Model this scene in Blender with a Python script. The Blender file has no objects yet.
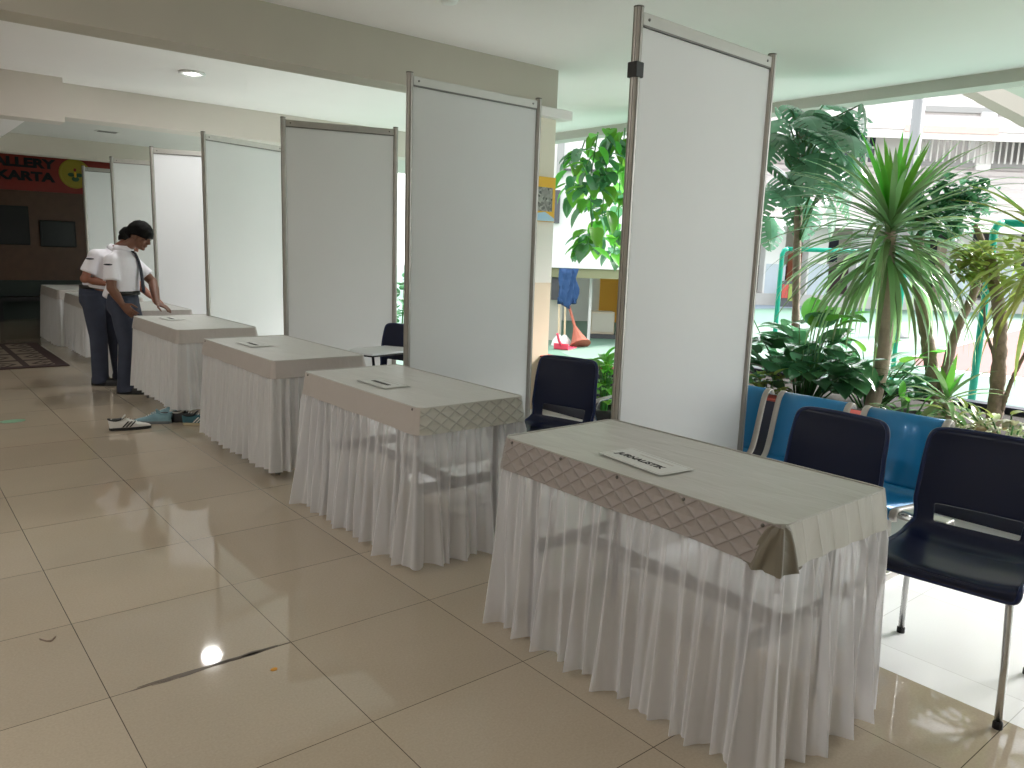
import bpy, math, random
from mathutils import Vector, Matrix, Quaternion, noise
from math import sin, cos, pi, radians, sqrt, atan2

scene = bpy.context.scene
col = scene.collection
random.seed(7)

# ------------------------------------------------------------------ camera
YAW, PITCH, ROLL, FPX, CAMZ = 0.692057, 0.169294, 0.033991, 775.54, 1.43
_r = Vector((cos(YAW), -sin(YAW), 0)); _f = Vector((sin(YAW), cos(YAW), 0)); _u = Vector((0, 0, 1))
_f2 = _f * cos(PITCH) - _u * sin(PITCH); _u2 = _u * cos(PITCH) + _f * sin(PITCH)
_r3 = _r * cos(ROLL) + _u2 * sin(ROLL); _u3 = _u2 * cos(ROLL) - _r * sin(ROLL)
EYE = Vector((0, 0, CAMZ))
cam_data = bpy.data.cameras.new('camera')
cam = bpy.data.objects.new('camera', cam_data); col.objects.link(cam)
cam.matrix_world = Matrix(((_r3.x, _u3.x, -_f2.x, 0), (_r3.y, _u3.y, -_f2.y, 0), (_r3.z, _u3.z, -_f2.z, CAMZ), (0, 0, 0, 1)))
cam_data.sensor_fit = 'HORIZONTAL'; cam_data.sensor_width = 36.0
cam_data.lens = FPX / 1024 * 36.0
cam_data.clip_end = 300; cam_data.clip_start = 0.02
scene.camera = cam

def ray(x, y): return _r3 * ((x - 512) / FPX) - _u3 * ((y - 384) / FPX) + _f2
def on_z(x, y, z): d = ray(x, y); return EYE + d * ((z - CAMZ) / d.z)
def on_y(x, y, Y): d = ray(x, y); return EYE + d * (Y / d.y)
def on_x(x, y, X): d = ray(x, y); return EYE + d * (X / d.x)
def at(x, y, D): d = ray(x, y); return EYE + d * (D / (d.x * _f.x + d.y * _f.y))

# ------------------------------------------------------------------ mesh builder
class MB:
    def __init__(s): s.v = []; s.f = []; s.uv = None
    def add(s, vs, fs, M=None):
        b = len(s.v)
        s.v += [tuple(M @ Vector(p)) for p in vs] if M is not None else [tuple(p) for p in vs]
        s.f += [tuple(b + i for i in q) for q in fs]
        return s
    def box(s, lo, hi, M=None):
        x0, y0, z0 = lo; x1, y1, z1 = hi
        return s.add([(x0,y0,z0),(x1,y0,z0),(x1,y1,z0),(x0,y1,z0),(x0,y0,z1),(x1,y0,z1),(x1,y1,z1),(x0,y1,z1)],
            [(3,2,1,0),(4,5,6,7),(0,1,5,4),(1,2,6,5),(2,3,7,6),(3,0,4,7)], M)
    def tube(s, path, rad, n=12, cap=True, side=None, M=None):
        P = [Vector(p) for p in path]; k = len(P)
        R = [r if isinstance(r, (tuple, list)) else (r, r) for r in (rad if isinstance(rad, (list,)) else [rad] * k)]
        T = []
        for i in range(k):
            t = P[min(i+1, k-1)] - P[max(i-1, 0)]
            T.append(t.normalized() if t.length > 1e-9 else Vector((0,0,1)))
        a = Vector(side) if side else (Vector((0,1,0)) if abs(T[0].y) < .9 else Vector((1,0,0)))
        vs = []; fs = []
        for i in range(k):
            a = (a - T[i] * a.dot(T[i]))
            a = a.normalized() if a.length > 1e-6 else T[i].orthogonal().normalized()
            b = T[i].cross(a)
            for j in range(n):
                q = 2 * pi * j / n
                vs.append(P[i] + a * (cos(q) * R[i][0]) + b * (sin(q) * R[i][1]))
        for i in range(k - 1):
            for j in range(n):
                j2 = (j + 1) % n
                fs.append((i*n+j, i*n+j2, (i+1)*n+j2, (i+1)*n+j))
        if cap:
            fs.append(tuple(range(n))[::-1]); fs.append(tuple((k-1)*n + j for j in range(n)))
        return s.add(vs, fs, M)
    def ell(s, c, r, n=16, m=10, M=None, rot=None):
        c = Vector(c); vs = []; fs = []
        Q = rot.to_matrix() if rot is not None else None
        for i in range(m + 1):
            th = pi * i / m
            for j in range(n):
                ph = 2 * pi * j / n
                p = Vector((r[0]*sin(th)*cos(ph), r[1]*sin(th)*sin(ph), r[2]*cos(th)))
                vs.append(c + (Q @ p if Q else p))
        for i in range(m):
            for j in range(n):
                j2 = (j+1) % n
                fs.append((i*n+j, (i+1)*n+j, (i+1)*n+j2, i*n+j2))
        return s.add(vs, fs, M)
    def lathe(s, prof, n=24, M=None, cap=True):
        vs = []; fs = []
        for r, z in prof:
            for j in range(n):
                vs.append((r*cos(2*pi*j/n), r*sin(2*pi*j/n), z))
        for i in range(len(prof)-1):
            for j in range(n):
                j2 = (j+1) % n
                fs.append((i*n+j, i*n+j2, (i+1)*n+j2, (i+1)*n+j))
        if cap:
            fs.append(tuple(range(n))[::-1]); fs.append(tuple((len(prof)-1)*n+j for j in range(n)))
        return s.add(vs, fs, M)
    def prism(s, pts, z0, z1, M=None):
        n = len(pts)
        vs = [(x, y, z0) for x, y in pts] + [(x, y, z1) for x, y in pts]
        fs = [tuple(range(n))[::-1], tuple(range(n, 2*n))] + [(i, (i+1) % n, n+(i+1) % n, n+i) for i in range(n)]
        return s.add(vs, fs, M)
    def grid(s, rows, closed=False):
        n = len(rows[0]); vs = [p for r in rows for p in r]; fs = []
        for i in range(len(rows)-1):
            for j in range(n if closed else n-1):
                j2 = (j+1) % n
                fs.append((i*n+j, i*n+j2, (i+1)*n+j2, (i+1)*n+j))
        return s.add(vs, fs)
    def build(s, name, mat, parent=None, smooth=False, bevel=0, solid=0, autos=None, loc=None):
        me = bpy.data.meshes.new(name); me.from_pydata(s.v, [], s.f); me.update()
        o = bpy.data.objects.new(name, me); col.objects.link(o)
        if mat: me.materials.append(mat)
        if parent: o.parent = parent
        if loc: o.location = loc
        if smooth or autos:
            for p in me.polygons: p.use_smooth = True
            if autos: me.set_sharp_from_angle(angle=radians(autos))
        if s.uv:
            l = me.uv_layers.new(name='UVMap')
            for lp in me.loops: l.data[lp.index].uv = s.uv[lp.vertex_index]
        if solid:
            m = o.modifiers.new('s', 'SOLIDIFY'); m.thickness = solid; m.offset = 0
        if bevel:
            m = o.modifiers.new('b', 'BEVEL'); m.width = bevel; m.segments = 2; m.limit_method = 'ANGLE'
        return o

def remeshed(mb, voxel, smooth=2, name='body', mat=None, parent=None):
    o = mb.build('tmp', None)
    m = o.modifiers.new('r', 'REMESH'); m.mode = 'VOXEL'; m.voxel_size = voxel; m.use_smooth_shade = True
    if smooth:
        k = o.modifiers.new('k', 'SMOOTH'); k.iterations = smooth; k.factor = .5
    dg = bpy.context.evaluated_depsgraph_get(); dg.update()
    me = bpy.data.meshes.new_from_object(o.evaluated_get(dg))
    old = o.data; bpy.data.objects.remove(o); bpy.data.meshes.remove(old)
    me.name = name
    r = bpy.data.objects.new(name, me); col.objects.link(r)
    me.materials.clear()
    if mat: me.materials.append(mat)
    if parent: r.parent = parent
    return r

def tag(o, label=None, cat=None, group=None, kind=None):
    if label: o['label'] = label
    if cat: o['category'] = cat
    if group: o['group'] = group
    if kind: o['kind'] = kind
    return o
def thing(name, loc, rz, label, cat, group=None):
    o = bpy.data.objects.new(name, None); col.objects.link(o)
    o.location = loc; o.rotation_euler = (0, 0, rz); o.empty_display_size = .1
    return tag(o, label, cat, group)
def struct(o): o['kind'] = 'structure'; return o
def copy_tree(o, parent=None):
    c = o.copy(); col.objects.link(c); c.parent = parent
    for ch in list(o.children): copy_tree(ch, c)
    return c

def lettering(body, size, mat_, parent, loc, rot=(0,0,0), scale=(1,1,1), align='CENTER', bold=.0016, depth=.0003):
    cu = bpy.data.curves.new('text_curve', 'FONT'); cu.body = body; cu.size = size; cu.align_x = align; cu.align_y = 'CENTER'; cu.extrude = depth; cu.offset = bold
    q = bpy.data.objects.new('text_curve', cu); col.objects.link(q)
    dg = bpy.context.evaluated_depsgraph_get(); dg.update()
    me = bpy.data.meshes.new_from_object(q.evaluated_get(dg)); bpy.data.objects.remove(q)
    me.name = 'lettering'; o = bpy.data.objects.new('lettering', me); col.objects.link(o); o.parent = parent; o.location = loc; o.rotation_euler = rot; o.scale = scale
    me.materials.clear(); me.materials.append(mat_); return o

# ------------------------------------------------------------------ materials
def nodes(name):
    m = bpy.data.materials.new(name); m.use_nodes = True
    nt = m.node_tree; p = nt.nodes['Principled BSDF']
    return m, nt, p
def N(nt, t, **kw):
    n = nt.nodes.new(t)
    for k, v in kw.items():
        if hasattr(n, k): setattr(n, k, v)
        else: n.inputs[k].default_value = v
    return n
def L(nt, a, b): nt.links.new(a, b)
def mat(name, c, rough=.5, metal=0, spec=.5, var=0, scale=8, bump=0, bscale=60, coat=0, island=0, emit=None):
    m, nt, p = nodes(name)
    p.inputs['Base Color'].default_value = (*c, 1); p.inputs['Roughness'].default_value = rough
    p.inputs['Metallic'].default_value = metal; p.inputs['Specular IOR Level'].default_value = spec
    p.inputs['Coat Weight'].default_value = coat; p.inputs['Coat Roughness'].default_value = .08
    tc = N(nt, 'ShaderNodeTexCoord')
    if var or island:
        hs = N(nt, 'ShaderNodeHueSaturation'); hs.inputs['Color'].default_value = (*c, 1)
        mr = N(nt, 'ShaderNodeMapRange'); a = max(var, island)
        mr.inputs['To Min'].default_value = 1 - a; mr.inputs['To Max'].default_value = 1 + a
        if island:
            g = N(nt, 'ShaderNodeNewGeometry'); L(nt, g.outputs['Random Per Island'], mr.inputs['Value'])
            mh = N(nt, 'ShaderNodeMapRange'); mh.inputs['To Min'].default_value = .5 - island*.07; mh.inputs['To Max'].default_value = .5 + island*.04
            L(nt, g.outputs['Random Per Island'], mh.inputs['Value']); L(nt, mh.outputs[0], hs.inputs['Hue'])
        else:
            nz = N(nt, 'ShaderNodeTexNoise'); nz.inputs['Scale'].default_value = scale; nz.inputs['Detail'].default_value = 5
            L(nt, tc.outputs['Object'], nz.inputs['Vector']); L(nt, nz.outputs['Fac'], mr.inputs['Value'])
        L(nt, mr.outputs[0], hs.inputs['Value']); L(nt, hs.outputs[0], p.inputs['Base Color'])
    if bump:
        nb = N(nt, 'ShaderNodeTexNoise'); nb.inputs['Scale'].default_value = bscale; nb.inputs['Detail'].default_value = 4
        L(nt, tc.outputs['Object'], nb.inputs['Vector'])
        bp = N(nt, 'ShaderNodeBump'); bp.inputs['Strength'].default_value = bump; bp.inputs['Distance'].default_value = .01
        L(nt, nb.outputs['Fac'], bp.inputs['Height']); L(nt, bp.outputs[0], p.inputs['Normal'])
    if emit:
        p.inputs['Emission Color'].default_value = (*emit[0], 1); p.inputs['Emission Strength'].default_value = emit[1]
    return m

M = {}
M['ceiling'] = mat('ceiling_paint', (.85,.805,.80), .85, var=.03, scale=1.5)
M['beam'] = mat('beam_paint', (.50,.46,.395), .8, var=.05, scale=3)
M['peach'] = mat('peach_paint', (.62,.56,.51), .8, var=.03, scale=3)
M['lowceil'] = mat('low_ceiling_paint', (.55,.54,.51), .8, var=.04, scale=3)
M['wall'] = mat('hall_wall_paint', (.72,.69,.62), .8, var=.04, scale=2)
M['fascia'] = mat('eave_fascia_paint', (.52,.50,.46), .7, var=.05, scale=4)
M['cream'] = mat('cream_column_paint', (.80,.74,.62), .6, var=.04, scale=3)
M['colwhite'] = mat('white_column_paint', (.90,.87,.80), .6, var=.03, scale=3)
M['alu'] = mat('brushed_aluminium', (.42,.40,.37), .38, .85, var=.12, scale=20)
M['alu_dark'] = mat('groove_dark_aluminium', (.16,.15,.14), .5, .6)
M['board'] = mat('white_laminate_board', (.735,.74,.74), .55, spec=.3, var=.03, scale=2.2, bump=.03, bscale=220)
M['board_white'] = mat('bright_white_laminate_board', (.77,.78,.80), .5, spec=.3, var=.02, scale=2)
M['tape'] = mat('black_tape', (.02,.02,.02), .5)
M['steel'] = mat('chrome_tube', (.55,.55,.54), .25, 1)
M['black_steel'] = mat('black_painted_tube', (.02,.025,.035), .3, .3)
M['table_steel'] = mat('grey_table_leg', (.22,.22,.22), .5, .3)
M['table_wood'] = mat('table_board', (.38,.33,.27), .5, var=.1, scale=6)
M['navy'] = mat('navy_plastic', (.005,.009,.032), .30, spec=.28, var=.1, scale=4)
M['navy_edge'] = mat('navy_plastic_rim', (.010,.020,.075), .3, spec=.35)
M['blue'] = mat('blue_powder_coated_steel', (.006,.20,.46), .3, .15, var=.16, scale=9, coat=.3)
M['rail'] = mat('grey_beige_bench_rail', (.50,.47,.43), .4, .3)
M['black'] = mat('black_rubber', (.012,.012,.013), .6)
M['ink'] = mat('black_ink', (.01,.01,.012), .7)
M['paper'] = mat('white_card_in_plastic', (.62,.63,.60), .5)
M['red'] = mat('red_edge_paint', (.42,.06,.045), .5, var=.1)
M['navytile'] = mat('dark_navy_planter_tile', (.012,.014,.035), .35, var=.2)
M['soil'] = mat('dark_planter_soil', (.022,.016,.011), .95, var=.4, scale=20, bump=.6, bscale=30)
M['bark'] = mat('grey_brown_bark', (.30,.23,.18), .85, var=.35, scale=14, bump=.8, bscale=40)
M['bark_pale'] = mat('pale_ringed_bark', (.52,.40,.33), .8, var=.25, scale=25, bump=.6, bscale=60)
def leafmat(name, c, tr=.35, rough=.32, island=.35, spec=.5, coat=.2):
    m = mat(name, c, rough, island=island, spec=spec, coat=coat)
    nt = m.node_tree; p = nt.nodes['Principled BSDF']; out = nt.nodes['Material Output']
    p.inputs['Coat IOR'].default_value = 2.1
    t = N(nt, 'ShaderNodeBsdfTranslucent')
    src = p.inputs['Base Color'].links[0].from_socket
    g = N(nt, 'ShaderNodeGamma'); g.inputs['Gamma'].default_value = .85; L(nt, src, g.inputs['Color']); L(nt, g.outputs[0], t.inputs['Color'])
    mx = N(nt, 'ShaderNodeMixShader'); mx.inputs[0].default_value = tr
    L(nt, p.outputs[0], mx.inputs[1]); L(nt, t.outputs[0], mx.inputs[2]); L(nt, mx.outputs[0], out.inputs[0])
    return m
M['leaf_dark'] = leafmat('dark_glossy_leaf', (.10,.30,.14), .36, .2, coat=1.0)
M['leaf_split'] = leafmat('pale_split_leaf', (.14,.34,.20), .36, .2, coat=1.0)
M['leaf_mid'] = leafmat('mid_green_leaf', (.09,.28,.07), .35, .3)
M['leaf_bright'] = leafmat('bright_green_leaf', (.14,.50,.05), .55, .35)
M['leaf_strap'] = leafmat('strap_leaf', (.26,.46,.19), .45, .26, .5, coat=.6)
M['leaf_yellow'] = leafmat('yellow_green_leaf', (.36,.47,.10), .45, .35, .5, coat=.4)
M['leaf_varieg'] = leafmat('cream_edged_leaf', (.50,.56,.32), .3, .4, .6)
M['skin'] = mat('brown_skin', (.17,.072,.042), .5, var=.08, scale=10)
M['skin2'] = mat('light_brown_skin', (.30,.12,.075), .5, var=.08, scale=10)
M['hair'] = mat('black_hair', (.004,.0035,.0035), .6, spec=.12, bump=.6, bscale=150)
M['shirt'] = mat('white_school_shirt', (.84,.82,.88), .8, var=.04, scale=12, bump=.25, bscale=18)
M['trouser'] = mat('blue_grey_trousers', (.038,.046,.075), .85, var=.2, scale=14, bump=.25, bscale=16)
M['tie'] = mat('dark_school_tie', (.012,.014,.03), .6)
M['eye'] = mat('dark_eye', (.02,.012,.01), .2)
M['white_leather'] = mat('white_shoe_leather', (.62,.60,.56), .5, var=.06)
M['blue_mesh'] = mat('pale_blue_shoe_mesh', (.20,.34,.39), .75, var=.2, scale=40)
M['teal_leather'] = mat('dark_teal_shoe_suede', (.02,.085,.105), .7, var=.1)
M['gum'] = mat('gum_sole', (.46,.38,.24), .6)
M['greysole'] = mat('grey_shoe_sole', (.16,.18,.19), .6)

def satin(name, c, quilt=False, pleat=False):
    m, nt, p = nodes(name)
    p.inputs['Roughness'].default_value = .42; p.inputs['Sheen Weight'].default_value = .25; p.inputs['Specular IOR Level'].default_value = .5
    tc = N(nt, 'ShaderNodeTexCoord')
    nz = N(nt, 'ShaderNodeTexNoise'); nz.inputs['Scale'].default_value = 5; nz.inputs['Detail'].default_value = 5; nz.inputs['Distortion'].default_value = .6
    mp = N(nt, 'ShaderNodeMapping'); mp.inputs['Scale'].default_value = (2.6, .8, 1)
    L(nt, tc.outputs['Object'], mp.inputs[0]); L(nt, mp.outputs[0], nz.inputs['Vector'])
    bp = N(nt, 'ShaderNodeBump'); bp.inputs['Distance'].default_value = .02; bp.inputs['Strength'].default_value = .35
    L(nt, nz.outputs['Fac'], bp.inputs['Height'])
    rgb = N(nt, 'ShaderNodeRGB'); rgb.outputs[0].default_value = (*c, 1)
    cur = rgb.outputs[0]; nrm = bp.outputs[0]
    if quilt or pleat:
        sp = N(nt, 'ShaderNodeSeparateXYZ'); L(nt, tc.outputs['UV'], sp.inputs[0])
        def math_(op, a, b=None):
            n = N(nt, 'ShaderNodeMath', operation=op)
            for i, q in enumerate((a, b)):
                if q is None: continue
                if isinstance(q, (int, float)): n.inputs[i].default_value = q
                else: L(nt, q, n.inputs[i])
            return n.outputs[0]
        if quilt:
            hs = []
            for sg in (1, -1):
                e = math_('ADD', math_('MULTIPLY', sp.outputs[0], 12.5), math_('MULTIPLY', sp.outputs[1], 18.0*sg))
                hs.append(math_('ABSOLUTE', math_('SINE', math_('MULTIPLY', e, pi))))
            h = math_('MINIMUM', hs[0], hs[1])
            hh = math_('POWER', h, .45)
        else:
            hh = math_('ABSOLUTE', math_('SINE', math_('ADD', math_('MULTIPLY', sp.outputs[0], pi*13), math_('MULTIPLY', sp.outputs[1], 5.0))))
            hh = math_('POWER', hh, .3)
        b2 = N(nt, 'ShaderNodeBump'); b2.inputs['Distance'].default_value = .012; b2.inputs['Strength'].default_value = .5 if quilt else .35
        L(nt, hh, b2.inputs['Height']); L(nt, nrm, b2.inputs['Normal']); nrm = b2.outputs[0]
        if quilt:
            st = N(nt, 'ShaderNodeMapRange'); st.inputs['From Max'].default_value = .32; st.inputs['To Min'].default_value = .74; st.inputs['To Max'].default_value = 1
            L(nt, h, st.inputs['Value'])
            mu = N(nt, 'ShaderNodeMix', data_type='RGBA', blend_type='MULTIPLY'); mu.inputs[0].default_value = 1
            L(nt, cur, mu.inputs[6]); L(nt, st.outputs[0], mu.inputs[7]); cur = mu.outputs[2]
    L(nt, cur, p.inputs['Base Color']); L(nt, nrm, p.inputs['Normal'])
    return m
M['satin'] = satin('ivory_satin', (.41,.40,.355))
M['satin_pale'] = satin('pale_satin', (.55,.545,.51))
M['satin_front'] = satin('pinkish_satin', (.47,.425,.395))
M['satin_fold'] = satin('dark_taupe_satin', (.17,.15,.11))  # darker copy of the cover satin, standing for shade in the folds
M['quilt'] = satin('quilted_satin', (.33,.29,.27), quilt=True)
M['quilt_pale'] = satin('pale_quilted_satin', (.50,.49,.43), quilt=True)
M['pleated'] = satin('pleated_satin', (.47,.455,.40), pleat=True)

def sheer(name, c, clear):
    m, nt, p = nodes(name); out = nt.nodes['Material Output']
    p.inputs['Base Color'].default_value = (*c, 1); p.inputs['Roughness'].default_value = .38; p.inputs['Sheen Weight'].default_value = .3
    t = N(nt, 'ShaderNodeBsdfTranslucent'); t.inputs['Color'].default_value = (*c, 1)
    m1 = N(nt, 'ShaderNodeMixShader'); m1.inputs[0].default_value = .3
    L(nt, p.outputs[0], m1.inputs[1]); L(nt, t.outputs[0], m1.inputs[2])
    tr = N(nt, 'ShaderNodeBsdfTransparent')
    lw = N(nt, 'ShaderNodeLayerWeight'); lw.inputs['Blend'].default_value = .35
    mr = N(nt, 'ShaderNodeMapRange'); mr.inputs['To Min'].default_value = clear; mr.inputs['To Max'].default_value = 0
    L(nt, lw.outputs['Facing'], mr.inputs['Value'])
    m2 = N(nt, 'ShaderNodeMixShader'); L(nt, mr.outputs[0], m2.inputs[0])
    L(nt, m1.outputs[0], m2.inputs[1]); L(nt, tr.outputs[0], m2.inputs[2]); L(nt, m2.outputs[0], out.inputs[0])
    return m
M['sheer'] = sheer('sheer_white_voile', (.88,.87,.89), .53)
M['voile'] = sheer('dense_white_voile', (.80,.79,.79), .15)

def tile_mat(name, size, ox, oy, c, grout, rough, mottle, coat=.0):
    m, nt, p = nodes(name)
    tc = N(nt, 'ShaderNodeTexCoord'); sp = N(nt, 'ShaderNodeSeparateXYZ'); L(nt, tc.outputs['Object'], sp.inputs[0])
    def mth(op, a, b=None, c_=None):
        n = N(nt, 'ShaderNodeMath', operation=op)
        for i, q in enumerate((a, b, c_)):
            if q is None: continue
            if isinstance(q, (int, float)): n.inputs[i].default_value = q
            else: L(nt, q, n.inputs[i])
        return n.outputs[0]
    ds = []; ids = []
    for k, o in ((0, ox), (1, oy)):
        u = mth('DIVIDE', mth('SUBTRACT', sp.outputs[k], o), size)
        ds.append(mth('ABSOLUTE', mth('SUBTRACT', mth('FRACT', u), .5))); ids.append(mth('FLOOR', u))
    d = mth('MAXIMUM', ds[0], ds[1])
    line = N(nt, 'ShaderNodeMapRange'); line.inputs['From Min'].default_value = .5 - .0017/size; line.inputs['From Max'].default_value = .5 - .0009/size
    L(nt, d, line.inputs['Value'])
    cb = N(nt, 'ShaderNodeCombineXYZ'); L(nt, ids[0], cb.inputs[0]); L(nt, ids[1], cb.inputs[1])
    wn = N(nt, 'ShaderNodeTexWhiteNoise'); L(nt, cb.outputs[0], wn.inputs[0])
    nz = N(nt, 'ShaderNodeTexNoise'); nz.inputs['Scale'].default_value = 130; nz.inputs['Detail'].default_value = 3; L(nt, tc.outputs['Object'], nz.inputs['Vector'])
    n2 = N(nt, 'ShaderNodeTexNoise'); n2.inputs['Scale'].default_value = 1.3; n2.inputs['Detail'].default_value = 3; L(nt, tc.outputs['Object'], n2.inputs['Vector'])
    v = mth('ADD', mth('ADD', mth('MULTIPLY', wn.outputs[0], .10), mth('MULTIPLY', nz.outputs[0], mottle)), mth('MULTIPLY', n2.outputs[0], .26))
    hs = N(nt, 'ShaderNodeHueSaturation'); hs.inputs['Color'].default_value = (*c, 1)
    L(nt, mth('ADD', v, 1 - .18 - mottle*.5), hs.inputs['Value'])
    mx = N(nt, 'ShaderNodeMix', data_type='RGBA'); L(nt, line.outputs[0], mx.inputs[0]); L(nt, hs.outputs[0], mx.inputs[6]); mx.inputs[7].default_value = (*grout, 1)
    L(nt, mx.outputs[2], p.inputs['Base Color'])
    p.inputs['Roughness'].default_value = rough; p.inputs['Specular IOR Level'].default_value = .5
    wr = N(nt, 'ShaderNodeTexNoise'); wr.inputs['Scale'].default_value = 3.0; L(nt, tc.outputs['Object'], wr.inputs['Vector'])
    bp = N(nt, 'ShaderNodeBump'); bp.inputs['Strength'].default_value = .02; bp.inputs['Distance'].default_value = .01; L(nt, wr.outputs[0], bp.inputs['Height'])
    L(nt, bp.outputs[0], p.inputs['Normal'])
    return m
M['tile'] = tile_mat('beige_polished_tile', .6, .478, .7125, (.43,.36,.272), (.06,.045,.03), .045, .30)
M['tile_white'] = tile_mat('white_terrace_tile', .6, .478, .7125, (.94,.94,.93), (.62,.61,.59), .2, .05)  # pale tile; daylight from the open side is put into its colour
# ------------------------------------------------------------------ the hall
def slab(name, lo, hi, m, **k):
    return struct(MB().box(lo, hi).build(name, M[m], **k))
FLOOR_L, TER_X, EDGE_X, EAVE_X = -3.6, 2.70, 4.85, 7.2
slab('floor', (FLOOR_L, -3.0, -.12), (TER_X, 16.0, 0), 'tile')
slab('floor_terrace', (TER_X, -3.0, -.12), (EDGE_X, 16.0, 0), 'tile_white')  # daylit band of floor laid as its own near-white strip
slab('wall_left', (FLOOR_L-.2, -3.0, -.12), (FLOOR_L, 16.0, 3.2), 'wall')
slab('wall_back', (FLOOR_L-.2, -3.2, -.12), (4.85, -3.0, 3.2), 'wall')  # unseen wall, added to keep daylight off the nearest panel
slab('ceiling', (FLOOR_L, -3.0, 3.0), (EAVE_X, 9.55, 3.2), 'ceiling')
slab('ceiling_eave', (EAVE_X, -3.2, 2.90), (EAVE_X+.22, 16.0, 3.25), 'fascia')
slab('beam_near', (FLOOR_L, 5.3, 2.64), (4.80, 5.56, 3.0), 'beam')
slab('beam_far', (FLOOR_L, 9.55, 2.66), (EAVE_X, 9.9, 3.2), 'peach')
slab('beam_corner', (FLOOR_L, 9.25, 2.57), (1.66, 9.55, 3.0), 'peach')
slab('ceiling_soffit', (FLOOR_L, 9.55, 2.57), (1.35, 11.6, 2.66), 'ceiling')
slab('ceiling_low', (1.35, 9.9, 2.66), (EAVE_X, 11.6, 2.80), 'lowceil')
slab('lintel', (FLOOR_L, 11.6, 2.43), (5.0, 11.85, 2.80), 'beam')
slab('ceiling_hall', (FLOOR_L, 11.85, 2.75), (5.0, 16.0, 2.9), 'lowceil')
slab('wall_hall_right', (4.85, 11.85, 0), (5.0, 16.0, 2.75), 'wall')
# two wall halves and dado at the end of the hall
M['wood'] = mat('brown_wood_panelling', (.115,.052,.026), .45, var=.3, scale=9)
M['dado'] = mat('dark_green_dado', (.013,.026,.019), .5, var=.3, scale=6)
def end_wall():
    slab('wall_end', (FLOOR_L, 15.75, 0), (5.0, 15.95, 2.9), 'wood')
    slab('baseboard_end', (FLOOR_L, 15.71, 0), (5.0, 15.75, .66), 'dado')
end_wall()
# column with its lower painted band and a small cable ledge
c = struct(MB().box((4.42, 5.3, 0), (4.80, 5.68, 2.64)).build('column', M['cream'], bevel=.008))
M['peachlow'] = mat('pale_peach_dado_paint', (.86,.70,.52), .55, var=.03)
slab('trim_column_dado', (4.414, 5.294, 0), (4.806, 5.686, 1.16), 'peachlow')
slab('trim_column_white', (4.412, 5.292, 1.16), (4.808, 5.688, 1.72), 'colwhite')
slab('trim_ledge', (4.36, 5.22, 2.585), (4.92, 5.74, 2.665), 'ceiling', bevel=.006)

# ceiling lamps: recessed discs with a rim
M['lamp_glow'] = mat('lit_lamp_glass', (1,1,1), .4, emit=((1,.98,.94), 30))
M['lamp_rim'] = mat('white_lamp_rim', (.85,.85,.85), .4)
def downlight(x, y, label, z=3.0, watts=70):
    t = thing('ceiling_lamp', (x, y, z), 0, label, 'lamp', 'round ceiling lamps')
    MB().lathe([(.115,0),(.125,-.008),(.122,-.02),(.10,-.022),(.057,-.014),(.057,0)], 28).build('lamp_rim', M['lamp_rim'], t, smooth=True)
    MB().lathe([(.055,-.012),(.045,-.016),(.02,-.019),(.001,-.020)], 28).build('lamp_glass', M['lamp_glow'], t, smooth=True)
    l = bpy.data.lights.new('lamp_light', 'AREA'); l.shape = 'DISK'; l.size = .17; l.energy = watts; l.color = (1,.985,.96)
    o = bpy.data.objects.new('lamp_light', l); col.objects.link(o); o.parent = t; o.location = (0,0,-.03)
downlight(2.52, 7.95, 'round lit ceiling lamp between the two overhead beams', watts=10)
FILL_LAMPS = [(-1.2, .6), (-1.2, 2.6), (-1.2, 4.6), (-1.2, 7.6)]  # unseen lamps added to brighten the hall
for i, (x, y) in enumerate(FILL_LAMPS):
    downlight(x, y, ['ceiling lamp left of the camera, first of the row before the near beam', 'ceiling lamp left of the camera, middle of the row before the near beam', 'ceiling lamp on the left just before the near beam', 'round ceiling lamp between the beams near the left wall'][i], watts=12)
MB().lathe([(.055,0),(.06,-.01),(.05,-.03),(.02,-.036)], 20).build('smoke_detector', M['lamp_rim'], None, smooth=True)
sd = bpy.data.objects['smoke_detector']; sd.location = on_z(449, -2, 3.0); tag(sd, 'small round detector on the white ceiling near the top edge', 'detector')
v = thing('ceiling_vent', tuple(on_z(107, 131.5, 2.66)), 0, 'small dark grille set in the low grey ceiling strip', 'vent')
MB().box((-.12,-.06,-.006),(.12,.06,0)).build('vent_frame', M['lowceil'], v)
g = MB()
for i in range(6): g.box((-.10,-.055+i*.019,-.010),(.10,-.044+i*.019,-.005))
g.build('vent_grille', M['alu_dark'], v)

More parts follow.
